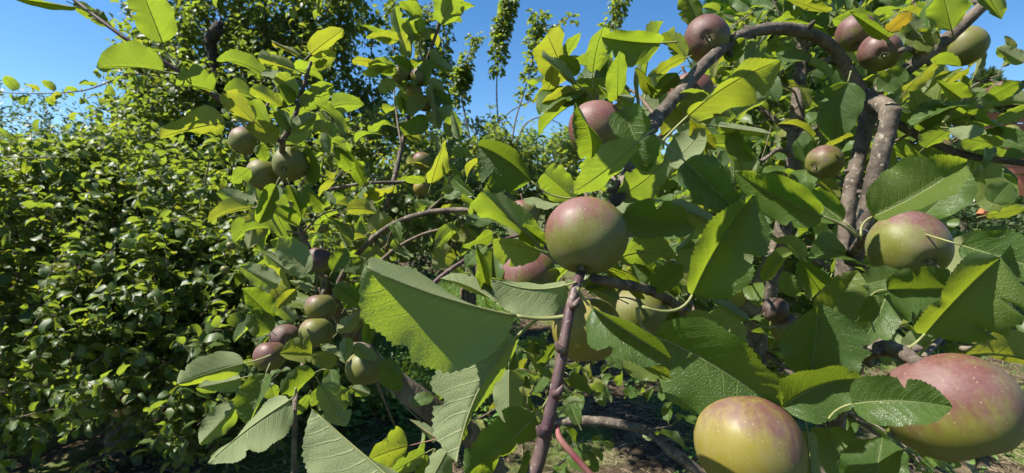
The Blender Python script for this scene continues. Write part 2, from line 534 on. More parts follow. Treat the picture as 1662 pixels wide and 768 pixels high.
def leaf_template(name, seed, rows, cols, fold, droop, wave, wr=0.33, petiole=True, quilt=0.007, side_bend=0.0):
    """unit-length leaf along +Y with its upper face to +Z, shared by alike leaves"""
    B = np.array([0, 0, 0.0]); T = np.array([side_bend, 0.97, -droop]); C = np.array([0, 0.5, 0.12 + droop * 0.35])
    def curve(v):
        v = v[:, None]
        return (1 - v) ** 2 * B + 2 * v * (1 - v) * C + v ** 2 * T
    v_, f_, uv_, m, nn, L = blade(curve, np.array([0, 0, 1.0]), wr, wr, fold[0], fold[1], 1.0, seed, rows, cols, wave=wave,
                                  quilt=quilt, curl=np.random.default_rng(seed).uniform(-.5, .3))
    g = Geo(); g.add(v_, f_, uv_, 0)
    if petiole:
        s = np.linspace(0, 1, 5)[:, None]
        E = np.array([0, -0.28, -0.07]); c1 = np.array([0, -0.12, -0.06])
        g.add(*tube((1 - s) ** 2 * E + 2 * s * (1 - s) * c1 + s ** 2 * B, [0.014, 0.011], 4, cap=False), mi=1)
        g.add(*tube((m - nn * 0.004)[:-2:3], [0.011, 0.003], 4, cap=False), mi=1)
    return g

TR = np.random.default_rng(5)
MID_T = []
for i in range(14):
    fo = TR.uniform(0.05, 0.75)
    g = leaf_template('leaf', 100 + i, 24, 3, (fo, fo + TR.uniform(-.2, .3)), TR.uniform(-0.05, 0.38), TR.uniform(.015, .04),
                      TR.uniform(.29, .37), True, .008, TR.uniform(-.12, .12))
    me = g.mesh('leaf'); me.materials.append(M_LEAF); me.materials.append(M_PETIOLE)
    MID_T.append(me)
LOW_T = []; LOW_ARR = []
for i in range(8):
    fo = TR.uniform(0.1, 0.7)
    g = leaf_template('leaf', 300 + i, 5, 1, (fo, fo + TR.uniform(-.2, .3)), TR.uniform(-0.05, 0.35), .02, TR.uniform(.30, .37),
                      False, 0.0, TR.uniform(-.1, .1))
    me = g.mesh('leaf'); me.materials.append(M_LEAF_FAR)
    LOW_T.append(me)
    LOW_ARR.append((np.concatenate(g.v), np.array([q for q in g.f]), np.concatenate(g.uv)))

def frame(t, n):
    t = nrm(t); n = nrm(n - t * (t @ n)); x = np.cross(t, n)
    return x, t, n

def leaf_object(parent, origin, pos, t, n, L, template, yel=0.0):
    x, t, n = frame(t, n)
    o = bpy.data.objects.new('leaf', template)
    COL.objects.link(o); o.parent = parent
    m = Matrix(((x[0] * L, t[0] * L, n[0] * L, pos[0] - origin[0]),
                (x[1] * L, t[1] * L, n[1] * L, pos[1] - origin[1]),
                (x[2] * L, t[2] * L, n[2] * L, pos[2] - origin[2]), (0, 0, 0, 1)))
    o.matrix_basis = m
    o.color = (yel, 0.0, 0, 1)
    return o

def branch(tree, origin, name, pts, rad, mat, sides=10, lump=0.04, seed=0, sub=6, label=None):
    """pts: list of (px, py, depth) read off the photo, or 3-D points"""
    p3 = [P(*q) if len(q) == 3 and not isinstance(q, np.ndarray) else q for q in pts]
    path = catmull(p3, sub)
    rr = np.interp(np.linspace(0, len(pts) - 1, len(path)), np.linspace(0, len(pts) - 1, len(np.atleast_1d(rad))), np.atleast_1d(rad))
    v, f, uv = tube(path - origin, rr, sides, lump, True, seed)
    me = make_mesh(name, v, f, uv)
    o = link(name, me, tree, (mat,))
    if label: o['label'] = label
    return o

def leafy_twig(tree, origin, pts, n, L, rad=0.0018, seed=0, mat=None, start=0.15, upb=0.7, yel=0.0, name='twig', spread=1.0):
    """a twig with leaves set alternately round it, each leaf an object"""
    r = np.random.default_rng(seed)
    p3 = [P(*q) if not isinstance(q, np.ndarray) else q for q in pts]
    path = catmull(p3, 8)
    tw = branch(tree, origin, name, [np.array(q) for q in path[::4]] + ([path[-1]] if (len(path) - 1) % 4 else []),
                [rad, rad * 0.5], mat or M_TWIG, 6, 0.03, seed, 3)
    seg = np.concatenate([[0], np.cumsum(np.linalg.norm(np.diff(path, axis=0), axis=1))])
    for i in range(n):
        s = (start + (1.02 - start) * (i + r.uniform(-.2, .2)) / max(n - 1, 1)) * seg[-1]
        s = min(max(s, 0), seg[-1])
        p = np.array([np.interp(s, seg, path[:, c]) for c in range(3)])
        k = min(np.searchsorted(seg, s), len(path) - 1); ax = nrm(path[k] - path[max(k - 1, 0)])
        ang = i * 2.4 + r.uniform(-.5, .5)
        e1 = nrm(np.cross(ax, [0.2, 0.3, 0.9])); e2 = np.cross(ax, e1)
        outw = e1 * math.cos(ang) + e2 * math.sin(ang)
        t = nrm(ax * r.uniform(.2, .9) + outw * spread + np.array([0, 0, r.uniform(-.35, .25)]))
        nv = nrm(np.array([0, 0, 1.0]) * upb + ax * 0.5 + SUN * 0.35 + r.normal(0, .4, 3))
        ll = L * r.uniform(.72, 1.15)
        leaf_object(tw, origin, p + t * ll * 0.24, t, nv, ll, MID_T[r.integers(len(MID_T))], yel if r.random() < .8 else min(1, yel + .25))
    return tw

# ------------------------------------------------------------------ apple builder
def apple(px, py, rpx, Rm, cal, blush, label, bdir=None, dark=0.0, yellow=0.0, squash=0.93, d=None, stem=.6, group='apples on the near branches'):
    """apple at a place in the photo: Rm radius in metres, cal = direction of the calyx, blush = how far it has reddened"""
    dd = FPX * Rm / rpx if d is None else d
    c = P(px, py, dd)
    seed = int(px * 13 + py)
    r = np.random.default_rng(seed)
    small = rpx < 20
    nu, nv = (20, 14) if small else (48, 34)
    z = -V(*cal)                        # stem end
    x = nrm(np.cross(z, [0.31, 0.5, 0.2])); y = np.cross(z, x)
    bd = V(*(bdir or (-0.55, 0.75, 0.35)))
    th = np.linspace(0, math.pi, nv + 1)
    lob = r.uniform(0, 6.28)
    verts = []; bl = []
    for i, t in enumerate(th):
        # profile with a hollow at the stem and a shallower one at the calyx
        rad = math.sin(t)
        zz = math.cos(t)
        prof = rad * (1 + 0.02 * math.cos(2 * t) + 0.05 * math.cos(t))
        dep = 0.20 * math.exp(-(t / 0.30) ** 2) if t < 1.5 else 0
        dep2 = 0.13 * math.exp(-((math.pi - t) / 0.27) ** 2) if t > 1.5 else 0
        h = squash * zz - dep + dep2
        for k in range(nu):
            a = 2 * math.pi * k / nu
            lb = 1 + 0.018 * math.cos(5 * a + lob) * (0.3 + 0.7 * max(0, -zz)) + 0.04 * math.cos(a + 2 * lob) * (0.6 + 0.4 * zz) + 0.025 * math.cos(2 * a + lob) + 0.012 * math.sin(3 * t + lob) * math.cos(3 * a)
            p = (x * math.cos(a) + y * math.sin(a)) * prof * lb + z * h
            verts.append(p * Rm)
            nn = nrm((x * math.cos(a) + y * math.sin(a)) * rad + z * zz)
            bl.append(blush + 0.55 * float(nn @ bd) + (0.15 * zz))
    faces = []
    for i in range(nv):
        for k in range(nu):
            k2 = (k + 1) % nu
            faces.append((i * nu + k, (i + 1) * nu + k, (i + 1) * nu + k2, i * nu + k2))
    # express in the apple's own axes so that its streaks run from stem to calyx
    M3 = np.stack([x, y, z])            # world -> local
    loc = np.array(verts) @ M3.T
    me = make_mesh('apple', loc, np.array(faces), None, None, True, {'blush': bl})
    o = link('apple', me, None, (M_APPLE,))
    o.matrix_world = Matrix(((x[0], y[0], z[0], c[0]), (x[1], y[1], z[1], c[1]), (x[2], y[2], z[2], c[2]), (0, 0, 0, 1)))
    o.color = (0, yellow, dark, 1)
    tag(o, label, 'apple', group)
    # calyx: dried sepals standing in the hollow
    g = Geo()
    cz = -(squash - 0.12) * Rm
    for k in range(5):
        a = 2 * math.pi * k / 5 + lob
        e = np.array([math.cos(a), math.sin(a), 0]); s_ = np.array([-math.sin(a), math.cos(a), 0])
        w = 0.055 * Rm
        b0 = e * 0.07 * Rm + np.array([0, 0, cz]); m0 = e * 0.12 * Rm + np.array([0, 0, cz - 0.10 * Rm])
        t0 = e * r.uniform(.18, .32) * Rm + np.array([0, 0, cz - r.uniform(.12, .22) * Rm])
        g.add([b0 - s_ * w, b0 + s_ * w, m0 + s_ * w * .9, m0 - s_ * w * .9, t0], [(0, 1, 2, 3), (3, 2, 4)])
    v, f = box((0, 0, cz), (0.14 * Rm, 0.14 * Rm, 0.16 * Rm)); g.add(v, f)
    link('calyx', g.mesh('calyx', False), o, (M_CALYX,))
    if stem:
        top = (squash - 0.2) * Rm
        p = catmull([np.array([0, 0, top - .05 * Rm]), np.array([.05, .03, 0]) * Rm + np.array([0, 0, top + .2 * Rm]),
                     np.array([.16, .1, 0]) * Rm + np.array([0, 0, top + stem * Rm])], 4)
        v, f, uv = tube(p, [0.05 * Rm, 0.045 * Rm, .07 * Rm], 6)
        link('stem', make_mesh('stem', v, f, uv), o, (M_TWIG,))
    return o

# ------------------------------------------------------------------ tree crowns far enough that single leaves are small
def crown_leaves(blobs, L, seed, per_twig=11, twig_len=0.24, jitter=0.0, surf=0.55, upb=0.9, drop=None, out_bias=1.0):
    """leaf and twig placements for a crown made of blobs (centre, radii, number of twigs)"""
    r = np.random.default_rng(seed)
    pos = []; T = []; Nn = []; Ls = []; twigs = []
    for c, rad, nt in blobs:
        c = np.asarray(c); rad = np.asarray(rad)
        ncl = max(2, nt // 7)
        cen = [nrm(r.normal(0, 1, 3)) for _ in range(ncl)]
        for _ in range(nt):
            u = nrm(cen[r.integers(ncl)] + r.normal(0, .2, 3)); q = (surf + (1 - surf) * r.random()) if r.random() < .75 else r.random() ** .4
            p0 = c + u * rad * q
            ax = nrm(u * out_bias * r.uniform(.3, 1) + np.array([0, 0, r.uniform(-.25, .8)]) + r.normal(0, .45, 3))
            tl = twig_len * r.uniform(.5, 1.3)
            bend = r.normal(0, .12, 3) * tl
            e1 = nrm(np.cross(ax, [.3, .2, .9])); e2 = np.cross(ax, e1)
            pts = [p0 + ax * tl * s + bend * s * s for s in (0, .5, 1)]
            twigs.append(pts)
            k = max(3, int(per_twig * r.uniform(.6, 1.3)))
            for i in range(k):
                s = (i + r.random()) / k
                p = p0 + ax * tl * s + bend * s * s
                a = i * 2.4 + r.uniform(-.6, .6)
                t = nrm(ax * r.uniform(.2, .9) + (e1 * math.cos(a) + e2 * math.sin(a)) + np.array([0, 0, r.uniform(-.5, .1)]))
                nv = np.array([0, 0, 1.0]) * upb + SUN * .3 + ax * .3 + r.normal(0, .45, 3)
                ll = L * r.uniform(.5, 1.3)
                pos.append(p + t * ll * .2); T.append(t); Nn.append(nv); Ls.append(ll)
    return np.array(pos), np.array(T), np.array(Nn), np.array(Ls), twigs

def leaf_mass(name, parent, origin, pos, T, Nn, Ls, mat, seed=0, arrs=None):
    """many small leaves as one part"""
    r = np.random.default_rng(seed)
    arrs = arrs or LOW_ARR
    n = len(pos)
    T = T / np.linalg.norm(T, axis=1, keepdims=True)
    Nn = Nn - T * np.sum(Nn * T, 1)[:, None]; Nn /= np.linalg.norm(Nn, axis=1, keepdims=True)
    X = np.cross(T, Nn)
    which = r.integers(len(arrs), size=n)
    Vv = []; F = []; U = []; A = []; base = 0
    for k, (tv, tf, tu) in enumerate(arrs):
        idx = np.where(which == k)[0]
        if not len(idx): continue
        w = (X[idx][:, None, :] * tv[None, :, 0:1] + T[idx][:, None, :] * tv[None, :, 1:2] + Nn[idx][:, None, :] * tv[None, :, 2:3])
        w = w * Ls[idx][:, None, None] + pos[idx][:, None, :] - origin
        m = len(tv)
        Vv.append(w.reshape(-1, 3))
        F.append((tf[None] + (np.arange(len(idx)) * m)[:, None, None] + base).reshape(-1, tf.shape[1]))
        U.append(np.tile(tu, (len(idx), 1))); A.append(np.repeat(r.random(len(idx)), m))
        base += len(idx) * m
    me = make_mesh(name, np.concatenate(Vv), np.concatenate(F), np.concatenate(U), None, True, {'tint': np.concatenate(A)})
    o = link(name, me, parent, (mat,))
    o['kind'] = 'stuff'
    o.color = (0, 0, 0, 1)
    return o

def twig_mass(name, parent, origin, twigs, rad, mat):
    Vv = []; F = []; b = 0
    for pts in twigs:
        v, f, uv = tube(np.array(pts) - origin, [rad, rad * .6], 3, cap=False)
        Vv.append(v); F.append(np.array(f) + b); b += len(v)
    me = make_mesh(name, np.concatenate(Vv), np.concatenate(F))
    o = link(name, me, parent, (mat,)); o['kind'] = 'stuff'
    return o

def to_px(p):
    q = p - CAM
    z = q @ FWD
    return 831 + FPX * (q @ RGT) / z, 384 - FPX * (q @ UPV) / z, z

def leafy_tree(name, origin, blobs, L, seed, label, cat='tree', n_single=300, mat=None, per_twig=11, twig_len=.24, surf=.55, extra=None,
               group=None, limbs=(), limb_rad=(.03, .008), upb=.9, templates=None):
    mat = mat or M_LEAF_FAR
    tree = empty(name, origin, label, cat, group)
    origin = np.asarray(origin, float)
    pos, T, Nn, Ls, tw = crown_leaves(blobs, L, seed, per_twig, twig_len, surf=surf, upb=upb)
    if extra is not None:
        pos = np.concatenate([pos, extra[0]]); T = np.concatenate([T, extra[1]]); Nn = np.concatenate([Nn, extra[2]]); Ls = np.concatenate([Ls, extra[3]])
    if n_single:
        px, py, z = to_px(pos)
        ok = (px > 5) & (px < 1657) & (py > 5) & (py < 763) & (z > .3)
        score = np.where(ok, Ls / np.maximum(z, .1), 0)
        order = np.argsort(-score)[:n_single]
        rr = np.random.default_rng(seed)
        for i in order:
            if score[i] <= 0: continue
            leaf_object(tree, origin, pos[i], T[i], Nn[i], Ls[i], LOW_T[rr.integers(len(LOW_T))])
        keep = np.ones(len(pos), bool); keep[order] = False
        pos, T, Nn, Ls = pos[keep], T[keep], Nn[keep], Ls[keep]
    leaf_mass('foliage', tree, origin, pos, T, Nn, Ls, mat, seed)
    twig_mass('twigs', tree, origin, tw, .0022, M_TWIG)
    return tree
# ================================================================== the setting
def ground_material():
    m, nt, out = new_mat('orchard_ground'); N = NT(nt)
    tc = N.n('ShaderNodeTexCoord').outputs['Object']
    big = N.noise(tc, 0.9, 4); fine = N.noise(tc, 26, 6, .7); mid_ = N.noise(tc, 6, 4)
    soil = N.mix(N.ramp(fine, .3, .7), (0.028, 0.020, 0.013), (0.085, 0.06, 0.038))
    straw = N.mix(fine, (0.10, 0.08, 0.05), (0.2, 0.16, 0.095))
    grass = N.mix(fine, (0.05, 0.09, 0.015), (0.12, 0.18, 0.035))
    c = N.mix(N.ramp(mid_, .45, .68), soil, straw)
    c = N.mix(N.ramp(big, .46, .6), c, grass)
    pr = N.n('ShaderNodeBsdfPrincipled'); N.l(c, pr.inputs['Base Color']); pr.inputs['Roughness'].default_value = .95
    pr.inputs['Specular IOR Level'].default_value = .1
    N.l(N.bump(N.math('ADD', fine, mid_), .9, .04), pr.inputs['Normal'])
    N.l(pr.outputs[0], out.inputs[0])
    return m
gx = np.concatenate([-np.geomspace(400, 4, 22), np.linspace(-3.8, 3.8, 60), np.geomspace(4, 400, 22)])
gy = np.concatenate([[-400, -60, -12, -4, -1], np.linspace(0, 8, 70), np.geomspace(8.3, 600, 24)])
X, Y = np.meshgrid(gx, gy)
r_ = np.random.default_rng(2)
Z = 0.035 * np.sin(X * 1.9 + .5) * np.cos(Y * 1.4) + 0.02 * np.sin(X * 5 + Y * 3.1) + r_.normal(0, .008, X.shape)
Z = np.where((np.abs(X) < 12) & (Y < 15), Z, 0)
idx = np.arange(X.size).reshape(X.shape)
F = np.stack([idx[:-1, :-1], idx[:-1, 1:], idx[1:, 1:], idx[1:, :-1]], -1).reshape(-1, 4)
gm = make_mesh('ground', np.stack([X, Y, Z], -1).reshape(-1, 3), F)
ground = link('ground', gm, None, (ground_material(),)); tag(ground, kind='structure')

# dry straw and cut grass lying on the soil
M_STRAW = simple('straw', (0.12, 0.09, 0.055), (0.27, 0.22, 0.14), 9, .9, 0)
def strip_mass(name, n, area, length, width, mat, seed, flat=True, label=None, cat=None):
    r = np.random.default_rng(seed)
    x = r.uniform(area[0], area[1], n); y = r.uniform(area[2], area[3], n)
    a = r.uniform(0, 6.283, n); L = length * r.uniform(.4, 1.3, n); w = width * r.uniform(.6, 1.3, n)
    z0 = 0.005 + 0.035 * np.sin(x * 1.9 + .5) * np.cos(y * 1.4) + 0.02 * np.sin(x * 5 + y * 3.1)
    dx, dy = np.cos(a), np.sin(a)
    Vv = np.zeros((n, 6, 3))
    for j, s in enumerate((0, .5, 1)):
        if flat:
            cx = x + dx * L * (s - .5); cyy = y + dy * L * (s - .5); cz = z0 + r.uniform(0, .03, n) * (1 if j == 1 else .6)
        else:
            lean = r.uniform(.1, .6, n) if j == 0 else lean
            cx = x + dx * L * lean * s * s; cyy = y + dy * L * lean * s * s; cz = z0 + L * s * (1 - .25 * lean * s)
        ww = w * (1 if j < 2 else .35)
        Vv[:, 2 * j] = np.stack([cx - dy * ww, cyy + dx * ww, cz], 1)
        Vv[:, 2 * j + 1] = np.stack([cx + dy * ww, cyy - dx * ww, cz + .002], 1)
    b = (np.arange(n) * 6)[:, None]
    F = np.concatenate([b + [0, 1, 3, 2], b + [2, 3, 5, 4]])
    uv = np.tile(np.array([[.4, 0], [.6, 0], [.4, .5], [.6, .5], [.45, 1], [.55, 1]]), (n, 1))
    me = make_mesh(name, Vv.reshape(-1, 3), F, uv, None, True, {'tint': np.repeat(r.random(n), 6)})
    o = link(name, me, None, (mat,)); o.color = (0, 0, 0, 1)
    tag(o, label, cat, kind='stuff')
    return o
strip_mass('straw', 34000, (-2.5, 5.5, 1.6, 7), .085, .0011, M_STRAW, 1, True, 'dry straw littering the bare soil under the apple trees', 'straw')
strip_mass('grass', 16000, (-2.0, -.15, 3.4, 9), .22, .003, M_WEED, 2, False, 'bright green grass in the sunlit gap between the trees', 'grass')
strip_mass('grass', 4000, (1.6, 6, 3.2, 9), .12, .002, M_WEED, 3, False, 'sparse short grass on the dry ground at right', 'grass')

def weeds(area, n, hmax, L, seed, label):
    r = np.random.default_rng(seed)
    pos = []; T = []; Nn = []; Ls = []
    for _ in range(n):
        x = r.uniform(*area[:2]); y = r.uniform(*area[2:]); h = hmax * r.uniform(.3, 1)
        for i in range(int(r.integers(5, 11))):
            a = i * 2.4 + r.random(); z = h * (i + 1) / 10
            t = np.array([math.cos(a), math.sin(a), r.uniform(-.1, .6)])
            pos.append((x + .02 * math.cos(a), y + .02 * math.sin(a), z)); T.append(t)
            Nn.append(np.array([0, 0, 1]) + r.normal(0, .3, 3)); Ls.append(L * r.uniform(.5, 1.2))
    o = leaf_mass('weeds', None, np.zeros(3), np.array(pos), np.array(T), np.array(Nn), np.array(Ls), M_WEED, seed)
    tag(o, label, 'weeds', kind='stuff')
weeds((-2.2, .1, 3.0, 7.5), 900, .38, .055, 4, 'low leafy weeds in the sunny gap between the apple trees')
weeds((.9, 5.5, 2.4, 7.5), 520, .16, .04, 5, 'scattered small weeds on the straw covered ground at right')

# ------------------------------------------------------------------ left apple tree (dense, 2 to 4 m away)
def blob(px, py, d, r, n, sy=1.0, sz=1.0):
    return (P(px, py, d), (r, r * sy, r * sz), n)
def shoots(specs, seed, L=.05):
    r = np.random.default_rng(seed)
    pos = []; T = []; Nn = []; Ls = []; stems = []
    for pts, s0, s1, dens, rad in specs:
        path = catmull([P(*q) for q in pts], 8); stems.append(path)
        m = len(path)
        cls = r.uniform(s0, s1, max(6, int(14 * (s1 - s0))))
        Lp = np.sum(np.linalg.norm(np.diff(path, axis=0), axis=1))
        for i in range(int(1.35 * dens * Lp * (s1 - s0))):
            cl = cls[r.integers(len(cls))]; s = min(max(cl + r.normal(0, .09), s0), s1) * (m - 1); k = min(int(s), m - 2); p = path[k] + (path[k + 1] - path[k]) * (s - k)
            a = r.uniform(0, 6.283); u = np.array([math.cos(a), math.sin(a), r.uniform(-1.0, .3)])
            pos.append(p + nrm(u) * rad * r.random() ** .7); T.append(u + r.normal(0, .3, 3))
            Nn.append(u * .6 + np.array([0, 0, .8]) + r.normal(0, .35, 3)); Ls.append(L * r.uniform(.6, 1.2))
    return (np.array(pos), np.array(T), np.array(Nn), np.array(Ls)), stems
blobs_left = [blob(-120, 470, 2.7, .62, 190), blob(60, 400, 2.9, .52, 190), blob(60, 540, 2.4, .40, 120), blob(190, 450, 2.75, .5, 180),
              blob(320, 400, 3.1, .55, 210), blob(300, 540, 2.6, .45, 150), blob(420, 470, 2.9, .42, 130), blob(180, 330, 3.3, .5, 150),
              blob(400, 640, 2.5, .3, 70), blob(250, 640, 2.3, .25, 45), blob(500, 600, 3.3, .4, 90), blob(330, 720, 2.9, .22, 34),
              blob(40, 660, 2.5, .2, 30), blob(520, 430, 3.5, .5, 140), blob(-250, 560, 2.8, .6, 120), blob(-450, 560, 3.0, .6, 120),
              blob(-200, 640, 3.4, .6, 110), blob(120, 600, 3.7, .6, 120), blob(400, 560, 3.9, .6, 120), blob(560, 660, 3.9, .45, 80), blob(20, 640, 3.5, .5, 90), blob(-70, 400, 2.5, .4, 80), blob(-260, 260, 2.8, .3, 60)]  # clumps beyond the left edge are added to shade the ground at lower left
o_left = P(205, 760, 3.0); o_left[2] = -0.02
rs = np.random.default_rng(77)
arcs = []
for i in range(64):
    x0 = rs.uniform(0, 520); y0 = rs.uniform(300, 640); d0 = 2.95 - .0009 * (y0 - 300) + rs.uniform(-.1, .25)
    sx = rs.uniform(-60, 50); sy = -rs.uniform(20, 120)
    arcs.append(([(x0, y0, d0), (x0 + sx * .5, y0 + sy * .8, d0 - .2), (x0 + sx * 1.2, y0 + sy * .9, d0 - .45)], .05, 1, rs.uniform(45, 75), .035))
exl, stl = shoots(arcs, 78, L=.062)
tree_left = leafy_tree('apple_tree', o_left, [(c, r, int(n * 1.25)) for c, r, n in blobs_left], .061, 21, 'dense bushy apple tree with small leaves filling the left side', 'apple tree',
                       extra=exl, group='background apple trees')
for i, s in enumerate(stl):
    branch(tree_left, o_left, 'twig', [np.array(q) for q in s[::4]], [.005, .002], M_TWIG, 5, .03, 300 + i, 3)
bl = lambda pts, rad, mat=M_TRUNK, sides=9, seed=1, name='branch', tree=None, org=None: branch(tree or tree_left, o_left if org is None else org, name, pts, rad, mat, sides, .05, seed)
bl([o_left, P(200, 700, 3.0), P(225, 620, 3.05), P(250, 520, 3.1)], [.105, .085, .07, .05], name='trunk', sides=14)
bl([(225, 620, 3.05), (120, 540, 2.95), (20, 470, 2.9)], [.05, .03, .012])
bl([(240, 560, 3.1), (330, 450, 3.1), (400, 385, 2.7), (440, 350, 2.6)], [.045, .025, .014, .008], M_BARK)
bl([(250, 520, 3.1), (230, 400, 3.2), (180, 300, 3.3)], [.045, .03, .012])
bl([(245, 600, 3.05), (350, 560, 3.15), (470, 500, 3.3)], [.05, .03, .012])
bl([(225, 640, 3.05), (120, 640, 2.8), (-30, 636, 2.6)], [.035, .024, .014])
bl([(60, 560, 2.9), (120, 520, 2.75), (190, 500, 2.7)], [.012, .008, .004], M_BARK)
SD = 500
for pts, n in (([(-25, 690, 2.0), (60, 670, 2.0), (140, 652, 2.05)], 13), ([(-20, 252, 2.3), (40, 256, 2.3), (110, 254, 2.3)], 9),
               ([(330, 650, 2.4), (290, 690, 2.3), (270, 720, 2.3)], 8), ([(190, 560, 2.3), (150, 590, 2.2), (110, 620, 2.2)], 9),
               ([(230, 640, 2.4), (170, 650, 2.3), (120, 690, 2.2)], 8), ([(300, 470, 2.5), (260, 440, 2.4), (210, 430, 2.3)], 9),
               ([(120, 380, 2.5), (80, 350, 2.4), (50, 310, 2.4)], 9), ([(330, 560, 2.5), (350, 520, 2.4), (390, 500, 2.35)], 9),
               ([(60, 480, 2.3), (90, 430, 2.2), (110, 400, 2.2)], 10), ([(250, 350, 2.8), (210, 310, 2.7), (190, 270, 2.7)], 9)):
    SD += 1
    leafy_twig(tree_left, o_left, pts, n, .062, .0028, SD, name='twig')

# ------------------------------------------------------------------ tall apple tree behind it, with upright shoots
blobs_tall = [blob(330, 190, 4.6, .62, 150), blob(260, 230, 4.4, .5, 120), blob(440, 210, 4.6, .6, 150), blob(520, 250, 4.7, .5, 110),
              blob(310, 60, 4.8, .5, 110), blob(280, 110, 4.6, .36, 60), blob(400, 60, 4.8, .5, 75), blob(500, 120, 4.9, .5, 90),
              blob(350, -70, 4.8, .5, 60), blob(470, 20, 4.9, .42, 55), blob(530, 10, 5.0, .4, 60), blob(430, 330, 4.5, .6, 120),
              blob(320, 300, 4.4, .6, 120), blob(570, 190, 5.0, .3, 40), blob(470, -130, 2.9, .45, 100), blob(600, -170, 3.0, .5, 120), blob(750, -210, 3.1, .5, 120), blob(520, -215, 2.5, .42, 90), blob(680, -240, 2.5, .45, 90)]  # closer clumps above the view are added to throw shade on the ground
ex, st = shoots([([(430, 170, 4.5), (428, 60, 4.5), (436, -40, 4.5)], .05, 1, 228, .09), ([(398, 130, 4.6), (388, 40, 4.6), (392, -40, 4.6)], .1, 1, 190, .08),
                 ([(560, 160, 4.8), (552, 60, 4.8), (558, -40, 4.8)], .05, 1, 285, .10), ([(520, 130, 4.8), (505, 40, 4.8), (500, -40, 4.8)], 0, 1, 247, .1),
                 ([(470, 120, 4.7), (474, 40, 4.7), (482, -40, 4.7)], .1, 1, 209, .09), ([(300, 60, 4.7), (306, 0, 4.7), (302, -60, 4.7)], 0, 1, 190, .09),
                 ([(260, 150, 4.4), (225, 95, 4.4), (190, 70, 4.4)], .2, 1, 114, .08), ([(610, 190, 5), (640, 80, 5), (636, -30, 5)], .1, 1, 209, .1)], 31, L=.058)
o_tall = P(400, 600, 4.7); o_tall[2] = -.02
tree_tall = leafy_tree('apple_tree', o_tall, [(c, r, int(n * 1.75)) for c, r, n in blobs_tall], .068, 22, 'tall apple tree with upright shoots rising behind the dense left tree', 'apple tree',
                       extra=ex, group='background apple trees')
for i, s in enumerate(st):
    branch(tree_tall, o_tall, 'shoot', [np.array(q) for q in s[::4]], [.008, .003], M_TWIG, 6, .03, i, 3)
bt = lambda pts, rad, mat=M_TRUNK, **k: bl(pts, rad, mat, tree=tree_tall, org=o_tall, **k)
bt([o_tall, P(400, 480, 4.7), P(380, 330, 4.7), P(350, 190, 4.7)], [.11, .09, .07, .045], name='trunk', sides=12)
bt([(356, 230, 4.5), (354, 175, 4.5), (350, 125, 4.45), (346, 90, 4.4), (342, 68, 4.35), (351, 50, 4.3), (356, 36, 4.3)], [.045, .04, .04, .045, .052, .055, .03], M_DEAD, name='dead_limb', sides=12, seed=9)
bt([(346, 92, 4.4), (338, 68, 4.38), (337, 56, 4.38)], [.04, .035, .02], M_DEAD, name='dead_limb', sides=10, seed=10)
bt([(353, 44, 4.3), (358, 28, 4.3), (346, 12, 4.3), (325, 8, 4.3)], [.012, .008, .006, .004], M_DEAD, name='dead_twig', sides=6)
bt([(380, 330, 4.7), (440, 240, 4.7), (520, 150, 4.9)], [.05, .03, .012])
bt([(360, 230, 4.7), (300, 130, 4.7), (302, 30, 4.8)], [.04, .025, .01])
leafy_twig(tree_tall, o_tall, [(205, 120, 2.6), (140, 146, 2.6), (60, 152, 2.6), (0, 150, 2.6)], 16, .075, .0045, 611, upb=.3)
leafy_twig(tree_tall, o_tall, [(300, 150, 3.0), (260, 125, 2.8), (205, 120, 2.6)], 12, .075, .006, 612, upb=.3)

# ------------------------------------------------------------------ apple tree in the middle distance with bare-stemmed shoots against the sky
blobs_mid = [blob(600, 290, 4.6, .45, 110), blob(690, 290, 4.2, .42, 120), blob(780, 285, 4.2, .42, 120), blob(870, 290, 4.3, .38, 110),
             blob(660, 250, 5.2, .35, 70), blob(760, 240, 5.2, .32, 60), blob(940, 300, 4.4, .4, 90), blob(560, 360, 4.4, .4, 80), blob(1010, 330, 4.6, .4, 70),
             blob(620, 270, 3.3, .3, 50), blob(700, 310, 3.2, .32, 60), blob(780, 330, 3.1, .3, 55), blob(560, 230, 3.4, .28, 40)]
ex, st = shoots([([(812, 240, 4.8), (806, 150, 4.8), (812, 60, 4.8), (826, 2, 4.8)], .46, 1, 620, .085),
                 ([(765, 235, 4.8), (748, 150, 4.8), (752, 110, 4.8), (772, 60, 4.8)], .28, 1, 520, .085),
                 ([(744, 230, 4.9), (728, 150, 4.9), (720, 80, 4.9), (722, 10, 4.9)], .3, 1, 360, .09),
                 ([(830, 240, 4.4), (838, 190, 4.4), (862, 110, 4.4), (874, 22, 4.4)], .5, 1, 360, .085),
                 ([(866, 90, 4.4), (893, 50, 4.4), (928, 26, 4.4)], .2, 1, 160, .06),
                 ([(955, 170, 4.0), (968, 110, 4.0), (990, 50, 4.0), (1012, -20, 4.0)], .2, 1, 330, .08),
                 ([(700, 200, 4.9), (690, 100, 4.9), (690, 10, 4.9)], .1, 1, 300, .09),
                 ([(835, 250, 4.3), (850, 205, 4.3), (880, 190, 4.3), (910, 202, 4.3)], .1, 1, 12, .03),
                 ([(610, 200, 5), (600, 120, 5), (610, 30, 5)], .05, 1, 260, .12),
                 ([(790, 240, 4.6), (800, 215, 4.6), (830, 180, 4.6), (885, 155, 4.6)], .1, 1, 16, .03)], 32, L=.06)
o_mid = P(760, 560, 4.5); o_mid[2] = -.02
tree_mid = leafy_tree('apple_tree', o_mid, [(c, r, int(n * 1.5)) for c, r, n in blobs_mid], .056, 23, 'apple tree in the middle with bare stemmed leafy shoots standing against blue sky', 'apple tree',
                      extra=ex, group='background apple trees')
bm = lambda pts, rad, mat=M_TRUNK, **k: bl(pts, rad, mat, tree=tree_mid, org=o_mid, **k)
